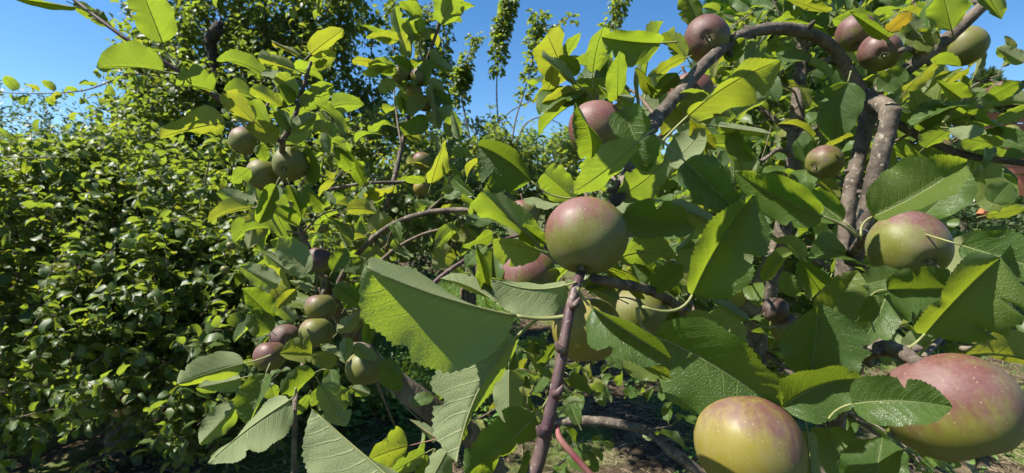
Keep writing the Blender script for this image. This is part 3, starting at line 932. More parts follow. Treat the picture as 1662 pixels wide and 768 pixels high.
for i, s in enumerate(st):
    branch(tree_mid, o_mid, 'shoot', [np.array(q) for q in s[::4]], [.010, .004], M_TWIG, 6, .03, 20 + i, 3)
bm([o_mid, P(760, 470, 4.5), P(765, 380, 4.6), P(790, 270, 4.7)], [.09, .075, .05, .02], name='trunk', sides=12)
bm([(765, 380, 4.6), (690, 320, 4.5), (620, 290, 4.6)], [.04, .025, .01])
bm([(765, 380, 4.6), (850, 320, 4.5), (940, 290, 4.4)], [.04, .025, .01])

# ------------------------------------------------------------------ far trees that close the view
def fine_arr():
    v = np.array([[0, 0, 0], [.3, .5, .05], [0, 1, 0], [-.3, .5, .05]]); return [(v, np.array([[0, 1, 2, 3]]), v[:, :2] + [.5, 0])]
FA = fine_arr()
def far_tree(name, base, blobs, L, mat, seed, label, cat, trunk_r=.12, per=16, tl=.5):
    base = np.asarray(base, float)
    t = empty(name, base, label, cat)
    pos, T, Nn, Ls, tw = crown_leaves(blobs, L, seed, per, tl, surf=.6)
    leaf_mass('foliage', t, base, pos, T, Nn, Ls, mat, seed, FA)
    top = blobs[0][0]
    v, f, uv = tube(catmull([np.zeros(3), (np.array(top) - base) * .5 + [.1, 0, 0], np.array(top) - base], 5), [trunk_r, trunk_r * .3], 8, .05)
    link('trunk', make_mesh('trunk', v, f, uv), t, (M_TRUNK,))
    return t
def at_ground(px, d):
    p = P(px, 384, d); p[2] = 0; return p
def fb(px, py, d, r, n, sz=1.0): return (P(px, py, d), (r, r, r * sz), n)
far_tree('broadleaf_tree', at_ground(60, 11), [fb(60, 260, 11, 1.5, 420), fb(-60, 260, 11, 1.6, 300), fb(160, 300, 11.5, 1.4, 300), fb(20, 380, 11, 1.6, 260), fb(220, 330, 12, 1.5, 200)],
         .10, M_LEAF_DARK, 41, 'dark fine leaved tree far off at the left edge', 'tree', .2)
far_tree('broadleaf_tree', at_ground(885, 14), [fb(885, 262, 14, 1.0, 240, .9), fb(860, 300, 14, 1.0, 150), fb(930, 300, 14, 1.0, 150), fb(820, 320, 14, 1.2, 150)],
         .12, M_WEED, 42, 'light green feathery tree far behind the middle apple tree', 'tree', .15)
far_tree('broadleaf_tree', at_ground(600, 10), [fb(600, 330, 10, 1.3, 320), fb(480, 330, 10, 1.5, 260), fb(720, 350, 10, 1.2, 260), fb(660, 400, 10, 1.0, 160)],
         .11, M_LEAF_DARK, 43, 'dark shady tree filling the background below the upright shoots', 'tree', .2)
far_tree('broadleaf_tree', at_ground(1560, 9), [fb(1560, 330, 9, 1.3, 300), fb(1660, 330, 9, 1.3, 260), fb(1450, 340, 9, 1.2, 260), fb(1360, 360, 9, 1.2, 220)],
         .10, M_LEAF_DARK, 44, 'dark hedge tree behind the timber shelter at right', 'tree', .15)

# evergreens behind the near branches at right
def conifer(base, h, r, n, seed, label, mat, name='conifer_tree', spray=.16, taper=1.0):
    base = np.asarray(base, float)
    rr = np.random.default_rng(seed)
    t = empty(name, base, label, 'conifer')
    zz = rr.random(n) ** .8 * h
    rad = r * np.clip((1 - zz / h), 0.02, 1) ** taper * (0.45 + .6 * rr.random(n) ** .6)
    a = rr.uniform(0, 6.283, n)
    u = np.stack([np.cos(a), np.sin(a), np.zeros(n)], 1)
    pos = u * rad[:, None] + np.stack([np.zeros(n), np.zeros(n), zz], 1) + rr.normal(0, .04, (n, 3))
    T = u + np.array([0, 0, .5]) + rr.normal(0, .4, (n, 3))
    Nn = np.cross(T, rr.normal(0, 1, (n, 3)))
    # a spray: a flat feather of small scales
    v = []; f = []
    for k in range(7):
        s = k / 7; y0 = .1 + .8 * s; w = .33 * (1 - .7 * s)
        for sg in (-1, 1):
            b = len(v)
            v += [(0, y0, 0), (sg * w * .6, y0 + .10, .03), (sg * w, y0 + .30, -.02), (sg * w * .35, y0 + .17, 0)]
            f.append((b, b + 1, b + 2, b + 3))
    arr = [(np.array(v), np.array(f), np.array(v)[:, :2] + [.5, 0])]
    leaf_mass('foliage', t, np.zeros(3), pos, T, Nn, spray * rr.uniform(.7, 1.3, n), mat, seed, arr)
    vv, ff, uv = tube([np.zeros(3), np.array([0, 0, h * .9])], [r * .12, .02], 8)
    link('trunk', make_mesh('trunk', vv, ff, uv), t, (M_TRUNK,))
    return t
conifer(at_ground(1235, 5.2), 5.4, .80, 15000, 51, 'bright green thuja rising behind the grey upright branch', M_CONIFER, 'thuja_tree', .17, .45)
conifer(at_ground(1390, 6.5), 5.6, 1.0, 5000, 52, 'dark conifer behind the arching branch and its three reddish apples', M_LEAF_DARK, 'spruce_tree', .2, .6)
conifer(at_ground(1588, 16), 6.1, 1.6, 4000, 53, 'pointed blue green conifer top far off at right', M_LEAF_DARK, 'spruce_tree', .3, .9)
conifer(at_ground(1170, 7.5), 3.6, .8, 7000, 54, 'shorter thuja beside the grey tiled roof', M_CONIFER, 'thuja_tree', .15, .5)

# ------------------------------------------------------------------ small grey roof seen in the middle gap
M_TILE = simple('roof_tile', (0.20, 0.155, 0.15), (0.30, 0.24, 0.235), 30, .85, .3, .003)
M_DARKWOOD = simple('dark_stained_wood', (0.02, 0.014, 0.011), (0.045, 0.03, 0.022), 14, .7, .2, .002)
c = P(1090, 300, 8.0)
shed = empty('garden_shed', (c[0], c[1], 0), 'low garden shed with grey brown tiled roof glimpsed between leaves', 'shed')
v, f = box((0, .9, (c[2] - .25) / 2), (2.3, 1.3, c[2] - .25)); link('wall', make_mesh('wall', v, f, smooth=False), shed, (M_DARKWOOD,))
v, f = box((0, -.02, c[2] - .22), (2.7, .06, .14)); link('eaves_board', make_mesh('eaves_board', v, f, smooth=False), shed, (M_DARKWOOD,))
v, f = box((0, .55, c[2] + .02), (2.6, 1.25, .04), np.array([[1, 0, 0], [0, math.cos(.38), -math.sin(.38)], [0, math.sin(.38), math.cos(.38)]]))
roof = link('roof', make_mesh('roof', v, f, smooth=False), shed, (M_DARKWOOD,))
tv, tf = box((0, 0, 0), (.205, .17, .016))
tile_me = make_mesh('roof_tile', tv, tf, smooth=False); tile_me.materials.append(M_TILE)
for j in range(9):
    for i in range(12):
        o = bpy.data.objects.new('roof_tile', tile_me); COL.objects.link(o); o.parent = roof
        s = -.56 + j * .135
        o.location = (-1.2 + i * .21 + (.105 if j % 2 else 0), .55 + s * math.cos(.38), c[2] + .055 + s * math.sin(.38))
        o.rotation_euler = (.38 - .06, 0, random.Random(j * 31 + i).uniform(-.02, .02))

# ------------------------------------------------------------------ timber shelter at the right edge
M_TIMBER = simple('stained_timber', (0.22, 0.075, 0.03), (0.34, 0.13, 0.055), 6, .6, .25, .002, stretch=(.6, 8, 8))
M_TIMBER2 = simple('dark_stained_timber', (0.27, 0.10, 0.05), (0.38, 0.155, 0.08), 6, .6, .25, .002, stretch=(.6, 8, 8))
D0 = 3.4
c0 = P(1590, 345, D0)
shel = empty('timber_shelter', (c0[0] + .2, c0[1] + .2, 0), 'red brown timber garden shelter showing at the right edge', 'shelter')
so = np.array(shel.location)
def tb(name, p, size, mat, rot=None, parent=shel):
    v, f = box(np.asarray(p) - so, size, rot); return link(name, make_mesh(name, v, f, smooth=False), parent, (mat,))
ztop = P(1600, 236, D0)[2]; zb0 = P(1640, 318, D0)[2]; zb1 = P(1640, 300, D0)[2]
nb = 7
for i in range(nb):
    h = (ztop + .25 - zb1) / nb
    tb('board', (c0[0] + 1.15, c0[1] + .10 + .004 * (i % 2), zb1 + h * (i + .5)), (2.2, .022, h - .008), M_TIMBER2)
tb('beam', (c0[0] + 1.16, c0[1] + .02, (zb0 + zb1) / 2), (2.24, .09, zb1 - zb0), M_TIMBER)
q0, q1 = P(1598, 346, D0), P(1614, 326, D0)
L_ = np.linalg.norm(q1 - q0) + .05; an = math.atan2(q1[2] - q0[2], q1[0] - q0[0])
tb('brace', (q0 + q1) / 2, (L_, .05, .055), M_TIMBER, np.array([[math.cos(an), 0, -math.sin(an)], [0, 1, 0], [math.sin(an), 0, math.cos(an)]]))
tb('post', (c0[0] + .85, c0[1] + .03, zb0 / 2), (.09, .09, zb0 - .01), M_TIMBER)
tb('post', (c0[0] + 2.2, c0[1] + .03, zb0 / 2), (.09, .09, zb0 - .01), M_TIMBER)
tb('roof_edge', (c0[0] + 1.3, c0[1] + .05, ztop + .32), (2.6, .2, .05), M_DARKWOOD)
# ================================================================== the near apple tree (right and centre)
o_a = P(1340, 800, .62); o_a[2] = 0.0
tree_a = empty('apple_tree', o_a, 'nearest apple tree, with an arching forked branch, big leaves and reddening apples', 'apple tree', 'apple trees in reach')
def ba(pts, rad, mat=M_BARK, sides=12, seed=0, name='branch', lump=.035, label=None): return branch(tree_a, o_a, name, pts, rad, mat, sides, lump, seed, label=label)
A = {}
A['limb'] = ba([o_a, P(1338, 830, .62), (1352, 700, .62), (1366, 520, .62), (1376, 345, .62), (1390, 270, .62), (1402, 220, .62), (1410, 172, .62)],
               [.024, .016, .014, .011, .0098, .009, .009, .0105], seed=4)
ba([(1384, 430, .58), (1398, 375, .57), (1424, 275, .56), (1438, 215, .56), (1446, 176, .56)], [.0095, .010, .0102, .010, .011], seed=5, label='pale grey cut off branch stump')
ba([(1446, 182, .565), (1428, 168, .59), (1407, 166, .62)], [.0105, .010, .0115], seed=6)
A['arch'] = ba([(1408, 172, .62), (1390, 138, .615), (1360, 88, .60), (1330, 62, .585), (1290, 49, .57), (1245, 47, .555), (1195, 62, .53), (1150, 98, .50), (1105, 148, .475), (1066, 192, .455)],
               [.0095, .0080, .0074, .0074, .0078, .0073, .0068, .0066, .0066, .007], seed=7)
A['rise'] = ba([(1335, 205, .64), (1378, 176, .63), (1432, 143, .60), (1500, 92, .57), (1550, 52, .56), (1605, 0, .55), (1640, -30, .55)],
               [.0055, .006, .0068, .0078, .0072, .0065, .006], seed=8)
ba([(1500, 92, .57), (1480, 80, .57), (1462, 82, .55)], [.005, .004, .003], seed=31)
ba([(1640, -30, .55), (1420, -120, .45), (1120, -160, .35), (930, -220, .295), (800, -200, .275)], [.006, .005, .0042, .0034, .002], M_BARK, seed=33)  # unseen overhead branch, added so that its leaves shade the lower right
A['spur'] = ba([(1066, 192, .455), (1048, 222, .43), (1030, 262, .395), (1008, 310, .355), (994, 330, .345)], [.0075, .0065, .006, .0058, .0045], seed=9, lump=.07)
A['main'] = ba([(856, 800, .262), (876, 740, .266), (893, 670, .27), (908, 600, .275), (922, 520, .285), (938, 455, .298), (955, 425, .33)],
               [.0044, .004, .0036, .0034, .0033, .0032, .0028], M_SHOOT, seed=10, lump=.06, name='shoot', label='dark purple young shoot running down from the middle apple')
A['red'] = ba([(904, 690, .27), (909, 712, .264), (930, 738, .26), (985, 800, .255)], [.0014, .0019, .0018, .0017], M_PETIOLE_RED, seed=11, name='side_shoot', lump=.01, label='pinkish red side shoot')
A['low'] = ba([(1352, 700, .60), (1372, 640, .5), (1392, 585, .40), (1432, 566, .33), (1462, 572, .30), (1490, 590, .275)], [.008, .007, .0062, .0055, .005, .0035], seed=12)
A['mid'] = ba([(1376, 420, .60), (1396, 395, .5), (1402, 382, .42), (1395, 380, .385)], [.006, .0055, .005, .004], seed=13)
A['rt'] = ba([(1405, 168, .62), (1480, 215, .62), (1560, 250, .60), (1640, 262, .56), (1700, 270, .54)], [.006, .005, .0045, .004, .003], seed=14)
ba([(1560, 566, .8), (1620, 567, .8), (1700, 573, .8)], [.0045, .005, .0045], M_TWIG, seed=15, name='twig')
A['cen'] = ba([(1130, 520, .52), (1090, 490, .42), (1050, 470, .36), (1010, 462, .33), (962, 452, .305)], [.005, .0045, .004, .0038, .003], seed=16)
ba([(1215, 560, .9), (1175, 540, .7), (1130, 520, .52)], [.009, .007, .005], seed=17)
ba([(820, 700, 1.3), (900, 686, 1.25), (975, 684, 1.22), (1048, 697, 1.2)], [.012, .0125, .0125, .011], M_BARK, seed=18, label='broken grey branch stub hanging over the shaded soil')
ba([(1055, 704, 1.15), (1090, 732, 1.12), (1140, 768, 1.1), (1210, 800, 1.05)], [.006, .013, .0135, .015], M_BARK, seed=19, lump=.08)

# short fruiting spurs and bud scars along the old wood
rk = np.random.default_rng(8)
for nm in ('arch', 'limb', 'rise', 'spur', 'low'):
    me = A[nm].data; nv = len(me.vertices) // 12
    for _ in range(7):
        i = int(rk.integers(4, nv - 3)); k = int(rk.integers(12))
        q = np.array(me.vertices[i * 12 + k].co); cen = np.mean([np.array(me.vertices[i * 12 + j].co) for j in range(12)], axis=0)
        e = nrm(q - cen); h = rk.uniform(.003, .010)
        v, f, uv = tube(np.array([q - e * .003, q + e * h * .5 + rk.normal(0, .0008, 3), q + e * h + rk.normal(0, .0015, 3)]), [.0036, .0026, rk.uniform(.001, .0024)], 7, .12, True, int(rk.integers(99)))
        link('fruit_spur', make_mesh('fruit_spur', v, f, uv), A[nm], (M_BARK,))
def HA(b, *a, **k): return hero_leaf(A[b], o_a, *a, **k)
m_, c_, s_ = 'main', 'cen', 'spur'
# --- around the middle apple
HA(m_, 838, 513, 598, 436, 118, 6, .288, 'lS', bow=14, pet=(926, 512), k=-.55, curl=.1, wr=.42)
HA(m_, 838, 548, 742, 750, 10, 74, .305, 'lD', bow=-22, pet=(908, 500), k=.35, curl=.1)
HA(m_, 660, 800, 506, 664, 84, 6, .262, 'lD', pet=(740, 860), k=.4, curl=.1)
HA(m_, 962, 500, 1090, 583, 12, 52, .272, 'uD', bow=-3, pet=(938, 468), k=.55, curl=.1)
HA(c_, 1062, 545, 1268, 670, 52, 84, .312, 'uS', bow=10, pet=(1035, 500), curl=0)
HA(c_, 1010, 575, 1088, 613, 14, 22, .30, 'uS', pet=(985, 540))
HA(m_, 862, 294, 776, 236, 58, 9, .335, 'uD', bow=-6, pet=(932, 322), k=.1)
HA(s_, 1036, 230, 928, 314, 20, 26, .30, 'lG', bow=8, pet=(1062, 210))
HA(s_, 1012, 178, 1052, 278, 34, 30, .335, 'uS', k=.25, pet=(1030, 200))
HA(s_, 956, 272, 934, 166, 20, 9, .37, 'uG', bow=-12, pet=(985, 320), wr=.3)
HA(s_, 936, 326, 884, 281, 24, 22, .37, 'lG', pet=(985, 330))
HA(s_, 905, 333, 850, 322, 9, 8, .345, 'lD', pet=(960, 328))
HA(s_, 1004, 320, 1088, 252, 18, 30, .35, 'lG', bow=-6, pet=(994, 330))
HA(s_, 1012, 348, 1124, 366, 32, 26, .325, 'uS', pet=(994, 332), k=-.35)
HA(s_, 1088, 330, 1176, 368, 12, 20, .345, 'lS', pet=(1040, 330))
HA('arch', 1117, 188, 1268, 98, 14, 44, .37, 'lG', bow=4, pet=(1066, 240), wr=.34)
HA('arch', 1084, 268, 1143, 208, 24, 26, .41, 'lD', pet=(1060, 250))
HA('arch', 1112, 262, 1196, 343, 30, 30, .292, 'uS', pet=(1066, 222), k=.12)
HA(c_, 1124, 478, 1222, 316, 5, 66, .293, 'uS', pet=(1042, 498), k=.05, bow=6, wr=.40)
HA('mid', 1332, 350, 1192, 278, 36, 36, .29, 'uS', pet=(1392, 384), k=-.25, bow=5)
HA('mid', 1368, 358, 1288, 298, 30, 26, .32, 'uD', pet=(1398, 388), k=.2)
HA('mid', 1416, 352, 1570, 262, 58, 20, .315, 'uD', bow=-6, pet=(1398, 384), k=.45, curl=-.15)
HA('mid', 1498, 352, 1574, 278, 34, 30, .37, 'uD', pet=(1440, 385), k=.3)
HA('mid', 1560, 398, 1720, 446, 42, 34, .315, 'uD', pet=(1500, 380), k=.3, pd=.37)
HA('low', 1502, 541, 1624, 418, 6, 84, .295, 'uS', pet=(1466, 570), k=.0, bow=3, wr=.44)
HA('low', 1316, 606, 1329, 492, 36, 72, .30, 'uS', pet=(1296, 650), k=-.3)
HA('low', 1272, 662, 1400, 614, 34, 50, .285, 'uD', pet=(1250, 690), k=.25, bow=10)
HA('low', 1384, 656, 1545, 661, 42, 36, .252, 'uD', pet=(1345, 680), k=.3, bow=6)
HA('low', 1418, 810, 1432, 710, 50, 40, .28, 'uD', k=.2)
HA('low', 1395, 465, 1470, 445, 24, 22, .36, 'uS', pet=(1390, 520))
HA('low', 1440, 470, 1560, 470, 30, 50, .345, 'uS', pet=(1420, 540))
HA('low', 1338, 520, 1392, 440, 26, 30, .33, 'uD', pet=(1400, 560), k=.1)
HA('low', 1330, 470, 1296, 420, 22, 22, .42, 'uG', pet=(1350, 520))
HA('low', 1390, 520, 1425, 480, 14, 18, .33, 'uS', pet=(1415, 570))
HA(c_, 1215, 520, 1152, 484, 8, 14, .38, 'lS', pet=(1260, 530))
HA(c_, 1175, 580, 1205, 522, 18, 20, .40, 'lD', pet=(1180, 620))
HA(c_, 1232, 590, 1180, 560, 18, 12, .37, 'uS')
HA('low', 1310, 700, 1322, 800, 14, 12, .30, 'lS')
HA('low', 1290, 480, 1270, 440, 16, 14, .5, 'uS')
# --- between the big leaf and the middle apple
HA(m_, 918, 463, 798, 452, 48, 6, .292, 'lD', bow=10, pet=(936, 458), k=.25)
HA(m_, 878, 404, 785, 312, 16, 20, .36, 'lG', pet=(930, 440))
HA(m_, 880, 408, 800, 388, 36, 12, .352, 'lG', pet=(930, 440))
HA(m_, 806, 492, 714, 452, 8, 24, .36, 'lD', bow=-8, pet=(905, 485), k=.4)
HA(m_, 872, 404, 850, 362, 20, 22, .37, 'uG')
HA(m_, 790, 470, 770, 396, 14, 10, .40, 'uG', pet=(850, 480))
HA(m_, 800, 470, 800, 402, 14, 18, .42, 'uD')
HA(m_, 826, 600, 826, 694, 28, 26, .37, 'lS', pet=(846, 530))
HA(m_, 868, 676, 754, 768, 20, 48, .285, 'uG', pet=(896, 636), k=-.5, bow=4)
HA(m_, 850, 735, 846, 800, 14, 12, .28, 'uG')
HA('red', 662, 724, 596, 748, 14, 40, .335, 'lG', pet=(712, 712), petmat=M_PETIOLE_RED, spots=1.0, k=-.6)
HA('red', 708, 711, 664, 680, 8, 10, .345, 'lD', petmat=M_PETIOLE_RED)
HA('red', 726, 730, 690, 796, 24, 22, .325, 'lD', k=.25)
HA('red', 690, 736, 622, 775, 14, 16, .33, 'lG')
HA('red', 700, 740, 662, 790, 12, 14, .34, 'uG')
HA('red', 950, 470, 1005, 450, 14, 12, .34, 'uS')
HA(c_, 1005, 486, 935, 458, 10, 16, .335, 'lS')
HA(c_, 1038, 470, 975, 430, 14, 14, .37, 'uG', pet=(1060, 480))
HA(c_, 1060, 470, 1110, 430, 20, 16, .37, 'uS')
HA(c_, 1100, 480, 1025, 420, 24, 20, .42, 'uS')
HA(c_, 1052, 540, 1100, 520, 12, 12, .42, 'uS'); HA(c_, 1010, 520, 1048, 545, 10, 12, .40, 'lS'); HA(c_, 1090, 440, 1130, 470, 12, 10, .42, 'uD'); HA(c_, 980, 560, 1010, 600, 10, 12, .42, 'uD')
HA(m_, 905, 560, 872, 590, 10, 10, .36, 'uG'); HA(m_, 890, 600, 868, 640, 12, 10, .38, 'uD'); HA(m_, 760, 600, 720, 580, 10, 12, .42, 'uG'); HA(m_, 780, 560, 800, 610, 12, 10, .45, 'lD')
HA(m_, 925, 610, 960, 640, 10, 12, .45, 'uD'); HA(c_, 1110, 505, 1150, 520, 8, 12, .45, 'lG'); HA(s_, 1110, 360, 1150, 330, 10, 12, .42, 'uG'); HA(s_, 1060, 300, 1100, 300, 12, 10, .42, 'uG')
HA(m_, 745, 505, 712, 530, 8, 8, .42, 'uG'); HA(m_, 925, 730, 945, 765, 14, 14, .42, 'uD'); HA(m_, 940, 690, 925, 655, 10, 10, .45, 'uD')
# --- upper middle, round the two pink apples
HA('arch', 1072, 70, 976, 60, 34, 12, .43, 'uG', k=-.5, pet=(1100, 68))
HA('arch', 962, 118, 980, 44, 18, 13, .46, 'lG', pet=(965, 150))
HA('arch', 918, 94, 944, 52, 10, 8, .48, 'lG')
HA('arch', 1002, 160, 1004, 84, 17, 14, .43, 'uG', pet=(1024, 180))
HA('arch', 895, 108, 866, 164, 6, 16, .46, 'lG', bow=14, yel=.15)
HA('arch', 938, 138, 880, 92, 8, 16, .45, 'lG', pet=(960, 160))
HA('arch', 932, 146, 876, 180, 8, 18, .45, 'lG', pet=(965, 165))
HA('arch', 940, 118, 905, 92, 8, 10, .47, 'uS')
HA('arch', 955, 155, 912, 172, 8, 8, .46, 'uG')
HA('arch', 1116, 96, 1082, 52, 15, 12, .50, 'lG', yel=.1)
HA('arch', 1112, 94, 1064, 124, 10, 10, .47, 'lG', yel=.2)
HA('arch', 1132, 46, 1108, -18, 18, 20, .53, 'uS', k=.1)
HA('arch', 1110, 60, 1065, 62, 6, 8, .55, 'lG')
HA('arch', 1028, 168, 972, 140, 10, 6, .42, 'lD', k=.6)
HA('arch', 1036, 180, 1030, 116, 6, 8, .45, 'lS')
HA('arch', 1060, 150, 1030, 110, 12, 10, .5, 'uG')
HA('arch', 1100, 120, 1060, 160, 12, 12, .52, 'uS')
HA('arch', 1205, 106, 1242, 58, 14, 16, .54, 'lD', k=.3)
HA('arch', 1180, 100, 1212, 62, 18, 14, .53, 'uS')
HA('arch', 1150, 240, 1120, 190, 16, 16, .43, 'uG')
HA('arch', 1180, 215, 1225, 260, 14, 18, .45, 'uS')
HA('arch', 1165, 205, 1255, 218, 14, 18, .44, 'lG', k=-.4)
# --- right: round the arching branch and beyond
HA('rise', 1376, 134, 1346, 228, 30, 30, .57, 'uS', k=.05)
HA('rise', 1470, 112, 1424, 148, 18, 18, .54, 'uS')
HA('rise', 1470, 148, 1518, 100, 8, 14, .54, 'lG')
HA('rise', 1495, 60, 1460, 20, 16, 16, .56, 'lS')
HA('rise', 1545, 50, 1530, -10, 22, 20, .55, 'lG')
HA('rise', 1442, 52, 1479, 20, 12, 12, .56, 'lG', yel=.9, label='yellowed leaf')
HA('rise', 1440, 60, 1380, 20, 12, 14, .58, 'uG')
HA('rise', 1604, -6, 1626, 32, 18, 16, .5, 'lG')
HA('rise', 1520, 75, 1470, 56, 14, 20, .56, 'uS')
HA('arch', 1335, 55, 1275, 32, 14, 10, .6, 'uG')
HA('arch', 1300, 20, 1240, 46, 10, 10, .6, 'uG')
HA('arch', 1340, 20, 1270, -5, 10, 10, .6, 'uG', yel=.2)
HA('arch', 1315, 100, 1262, 86, 8, 12, .6, 'uD')
HA('rt', 1530, 168, 1492, 214, 16, 16, .56, 'uG')
HA('rt', 1560, 160, 1520, 130, 10, 16, .56, 'uG')
HA('rt', 1600, 162, 1655, 132, 10, 14, .5, 'uG')
HA('rt', 1662, 102, 1618, 78, 12, 14, .48, 'lS', spots=.8)
HA('rt', 1566, 224, 1626, 236, 14, 14, .5, 'lG')
HA('rt', 1540, 208, 1600, 218, 8, 12, .5, 'lD')
HA('rt', 1500, 240, 1540, 212, 16, 14, .53, 'lG')
HA('rt', 1585, 330, 1650, 300, 30, 26, .45, 'uS')
HA('rt', 1612, 330, 1640, 296, 18, 20, .43, 'uD', k=.5)
HA('rt', 1600, 350, 1668, 338, 8, 8, .42, 'lG')
HA('rt', 1620, 200, 1670, 170, 12, 12, .5, 'lG')
# fill of ordinary leafy twigs deeper in the crown
SD = 900
FILL = [
 ([(1100, 250, .62), (1130, 235, .64), (1165, 225, .66)], 7), ([(1215, 330, .72), (1180, 300, .70), (1150, 285, .70)], 7),




 ([(1420, 150, .62), (1440, 110, .68), (1430, 40, .75)], 7),
 ([(1500, 92, .6), (1510, 50, .7), (1480, 0, .75)], 8), ([(1480, 215, .62), (1450, 230, .66), (1430, 225, .7)], 5),
 ([(1480, 215, .62), (1520, 190, .6), (1560, 190, .6)], 7), ([(1560, 250, .6), (1575, 200, .58), (1590, 170, .56)], 5),
 ([(1560, 250, .6), (1520, 265, .65), (1480, 265, .7)], 6),
 ([(1366, 520, .62), (1330, 450, .65), (1310, 430, .68)], 5), ([(1130, 520, .52), (1110, 450, .56), (1090, 420, .58)], 6),
 ([(1352, 700, .62), (1320, 650, .55), (1290, 600, .52)], 5),
 ([(1066, 192, .455), (1030, 150, .5), (990, 140, .52)], 6), ([(1000, 200, .5), (960, 165, .5), (915, 140, .5)], 6),
 ([(1040, 240, .52), (1080, 215, .6), (1110, 200, .62)], 5), ([(960, 440, .34), (1000, 400, .42), (1050, 400, .46)], 5),
 ([(1376, 420, .6), (1420, 440, .55), (1470, 470, .5)], 5), ([(1490, 590, .33), (1560, 520, .42), (1640, 480, .46)], 4),
 ([(1200, 560, .8), (1150, 550, .8), (1090, 600, .85)], 5), ([(1048, 697, 1.2), (1090, 690, 1.3), (1110, 660, 1.3)], 5),
 ([(900, 686, 1.25), (930, 640, 1.3), (970, 610, 1.4)], 6), ([(870, 690, 1.25), (850, 640, 1.2), (850, 590, 1.2)], 7),
 ([(940, 690, 1.25), (930, 720, 1.2), (935, 760, 1.15)], 4)]
for bx_, by_, bd_, s_x in ((884, 706, .263, -1), (900, 640, .268, 1), (914, 570, .274, -1), (928, 498, .285, 1)):
    e = V(s_x * .8, .5, .4); q = P(bx_, by_, bd_)
    v, f, uv = tube(np.array([q - e * .001, q + e * .0035, q + e * .006 + UPV * .003]) - o_a, [.0028, .0024, .0006], 7)
    link('bud', make_mesh('bud', v, f, uv), A['main'], (M_SHOOT,))
FILL += [([(1000, -235, .305), (930, -225, .29), (850, -195, .275)], 4), ([(930, -220, .295), (880, -240, .28), (800, -210, .27)], 3), ([(1120, 640, 1.3), (1080, 620, 1.3), (1040, 640, 1.3)], 6), ([(900, 760, 1.2), (940, 730, 1.2), (960, 720, 1.2)], 5),  # overhead twigs at the start are out of view, put in to cast shade
 ([(860, 640, 1.0), (890, 600, 1.0), (880, 560, 1.0)], 7), ([(980, 600, 1.3), (1000, 560, 1.3), (1040, 560, 1.3)], 6), ([(800, 640, 1.2), (840, 600, 1.1), (870, 610, 1.1)], 6), ([(960, 560, 1.5), (930, 590, 1.5), (900, 580, 1.5)], 7), ([(1000, 640, 1.6), (960, 630, 1.55), (915, 655, 1.5)], 7),
 ([(870, 700, 1.3), (890, 660, 1.3), (880, 620, 1.3)], 6), ([(1060, 580, 1.7), (1020, 590, 1.7), (990, 620, 1.7)], 6)]
for pts, n in FILL:
    SD += 1
    leafy_twig(tree_a, o_a, pts, n, .068, .0022, SD, M_TWIG)

# ================================================================== apple tree just behind, with the upright grey trunk
o_c = P(1225, 700, .98); o_c[2] = 0.0
tree_c = empty('apple_tree', o_c, 'apple tree with an upright grey trunk just behind the arching branch', 'apple tree', 'apple trees in reach')
def bc(pts, rad, mat=M_BARK, sides=10, seed=0, name='branch', lump=.035, label=None): return branch(tree_c, o_c, name, pts, rad, mat, sides, lump, seed, label=label)
bc([o_c, P(1215, 600, .98), P(1238, 480, .97), P(1266, 390, .95), P(1284, 300, .95), P(1291, 220, .95), P(1299, 120, .96), P(1306, 40, .97)],
   [.05, .034, .026, .0165, .0145, .0135, .0125, .009], M_BARK, 14, 1, 'trunk')
bc([(1287, 252, .95), (1262, 243, .93), (1235, 262, .92), (1215, 250, .9)], [.006, .005, .004, .003], seed=2)
bc([(1293, 222, .95), (1318, 212, .9), (1345, 195, .86)], [.007, .006, .005], seed=3)
FILLC = [
 ([(1300, 60, .95), (1270, 30, .9), (1250, -10, .9)], 8), ([(1300, 80, .95), (1340, 50, .9), (1370, 20, .9)], 8),
 ([(1345, 195, .86), (1370, 150, .8), (1380, 110, .8)], 7), ([(1215, 250, .9), (1190, 225, .85), (1180, 180, .85)], 7),
 ([(1290, 150, .95), (1260, 130, .9), (1230, 120, .85)], 7), ([(1284, 300, .95), (1310, 270, .85), (1330, 230, .8)], 6),
 ([(1235, 480, .97), (1200, 430, .85), (1190, 400, .8)], 6), ([(1266, 390, .95), (1300, 400, .8), (1330, 400, .75)], 6),

]
rc = np.random.default_rng(60)
for j, (pts, n) in enumerate((([(1291, 220, .95), (1190, 150, 1.0), (1090, 130, 1.05)], 4), ([(1299, 120, .96), (1400, 70, 1.0), (1490, 30, 1.05)], 5),
              ([(1284, 300, .95), (1400, 300, .95), (1520, 290, .92), (1560, 200, .95)], 4), ([(1284, 300, .95), (1180, 345, 1.0), (1080, 360, 1.1), (1000, 390, 1.15)], 5),
              ([(1266, 390, .95), (1380, 450, .95), (1500, 470, .95), (1600, 450, 1.0)], 6), ([(1238, 480, .97), (1130, 470, 1.0), (1020, 490, 1.05)], 5),
              ([(1225, 560, .98), (1330, 640, .9), (1450, 720, .9), (1560, 780, .9)], 5), ([(1225, 560, .98), (1120, 590, 1.0), (1040, 620, 1.1)], 4),
              ([(1302, 80, .96), (1270, 0, 1.0), (1220, -40, 1.0)], 4), ([(1291, 220, .95), (1400, 210, .95), (1540, 170, .95)], 5))):
    br = catmull([P(*q) for q in pts], 6)
    bc([np.array(q) for q in br[::3]], [.006, .003], M_BARK, 8, 70 + j)
    for q in range(n):
        p = br[int((len(br) - 1) * (.3 + .7 * q / max(n - 1, 1)))]
        e = nrm(rc.normal(0, 1, 3) * np.array([1, .6, .6]) + np.array([0, -.3, .5])) * rc.uniform(.08, .15)
        FILLC.append(([p, p + e * .5 + np.array([0, 0, .01]), p + e], int(rc.integers(5, 8))))
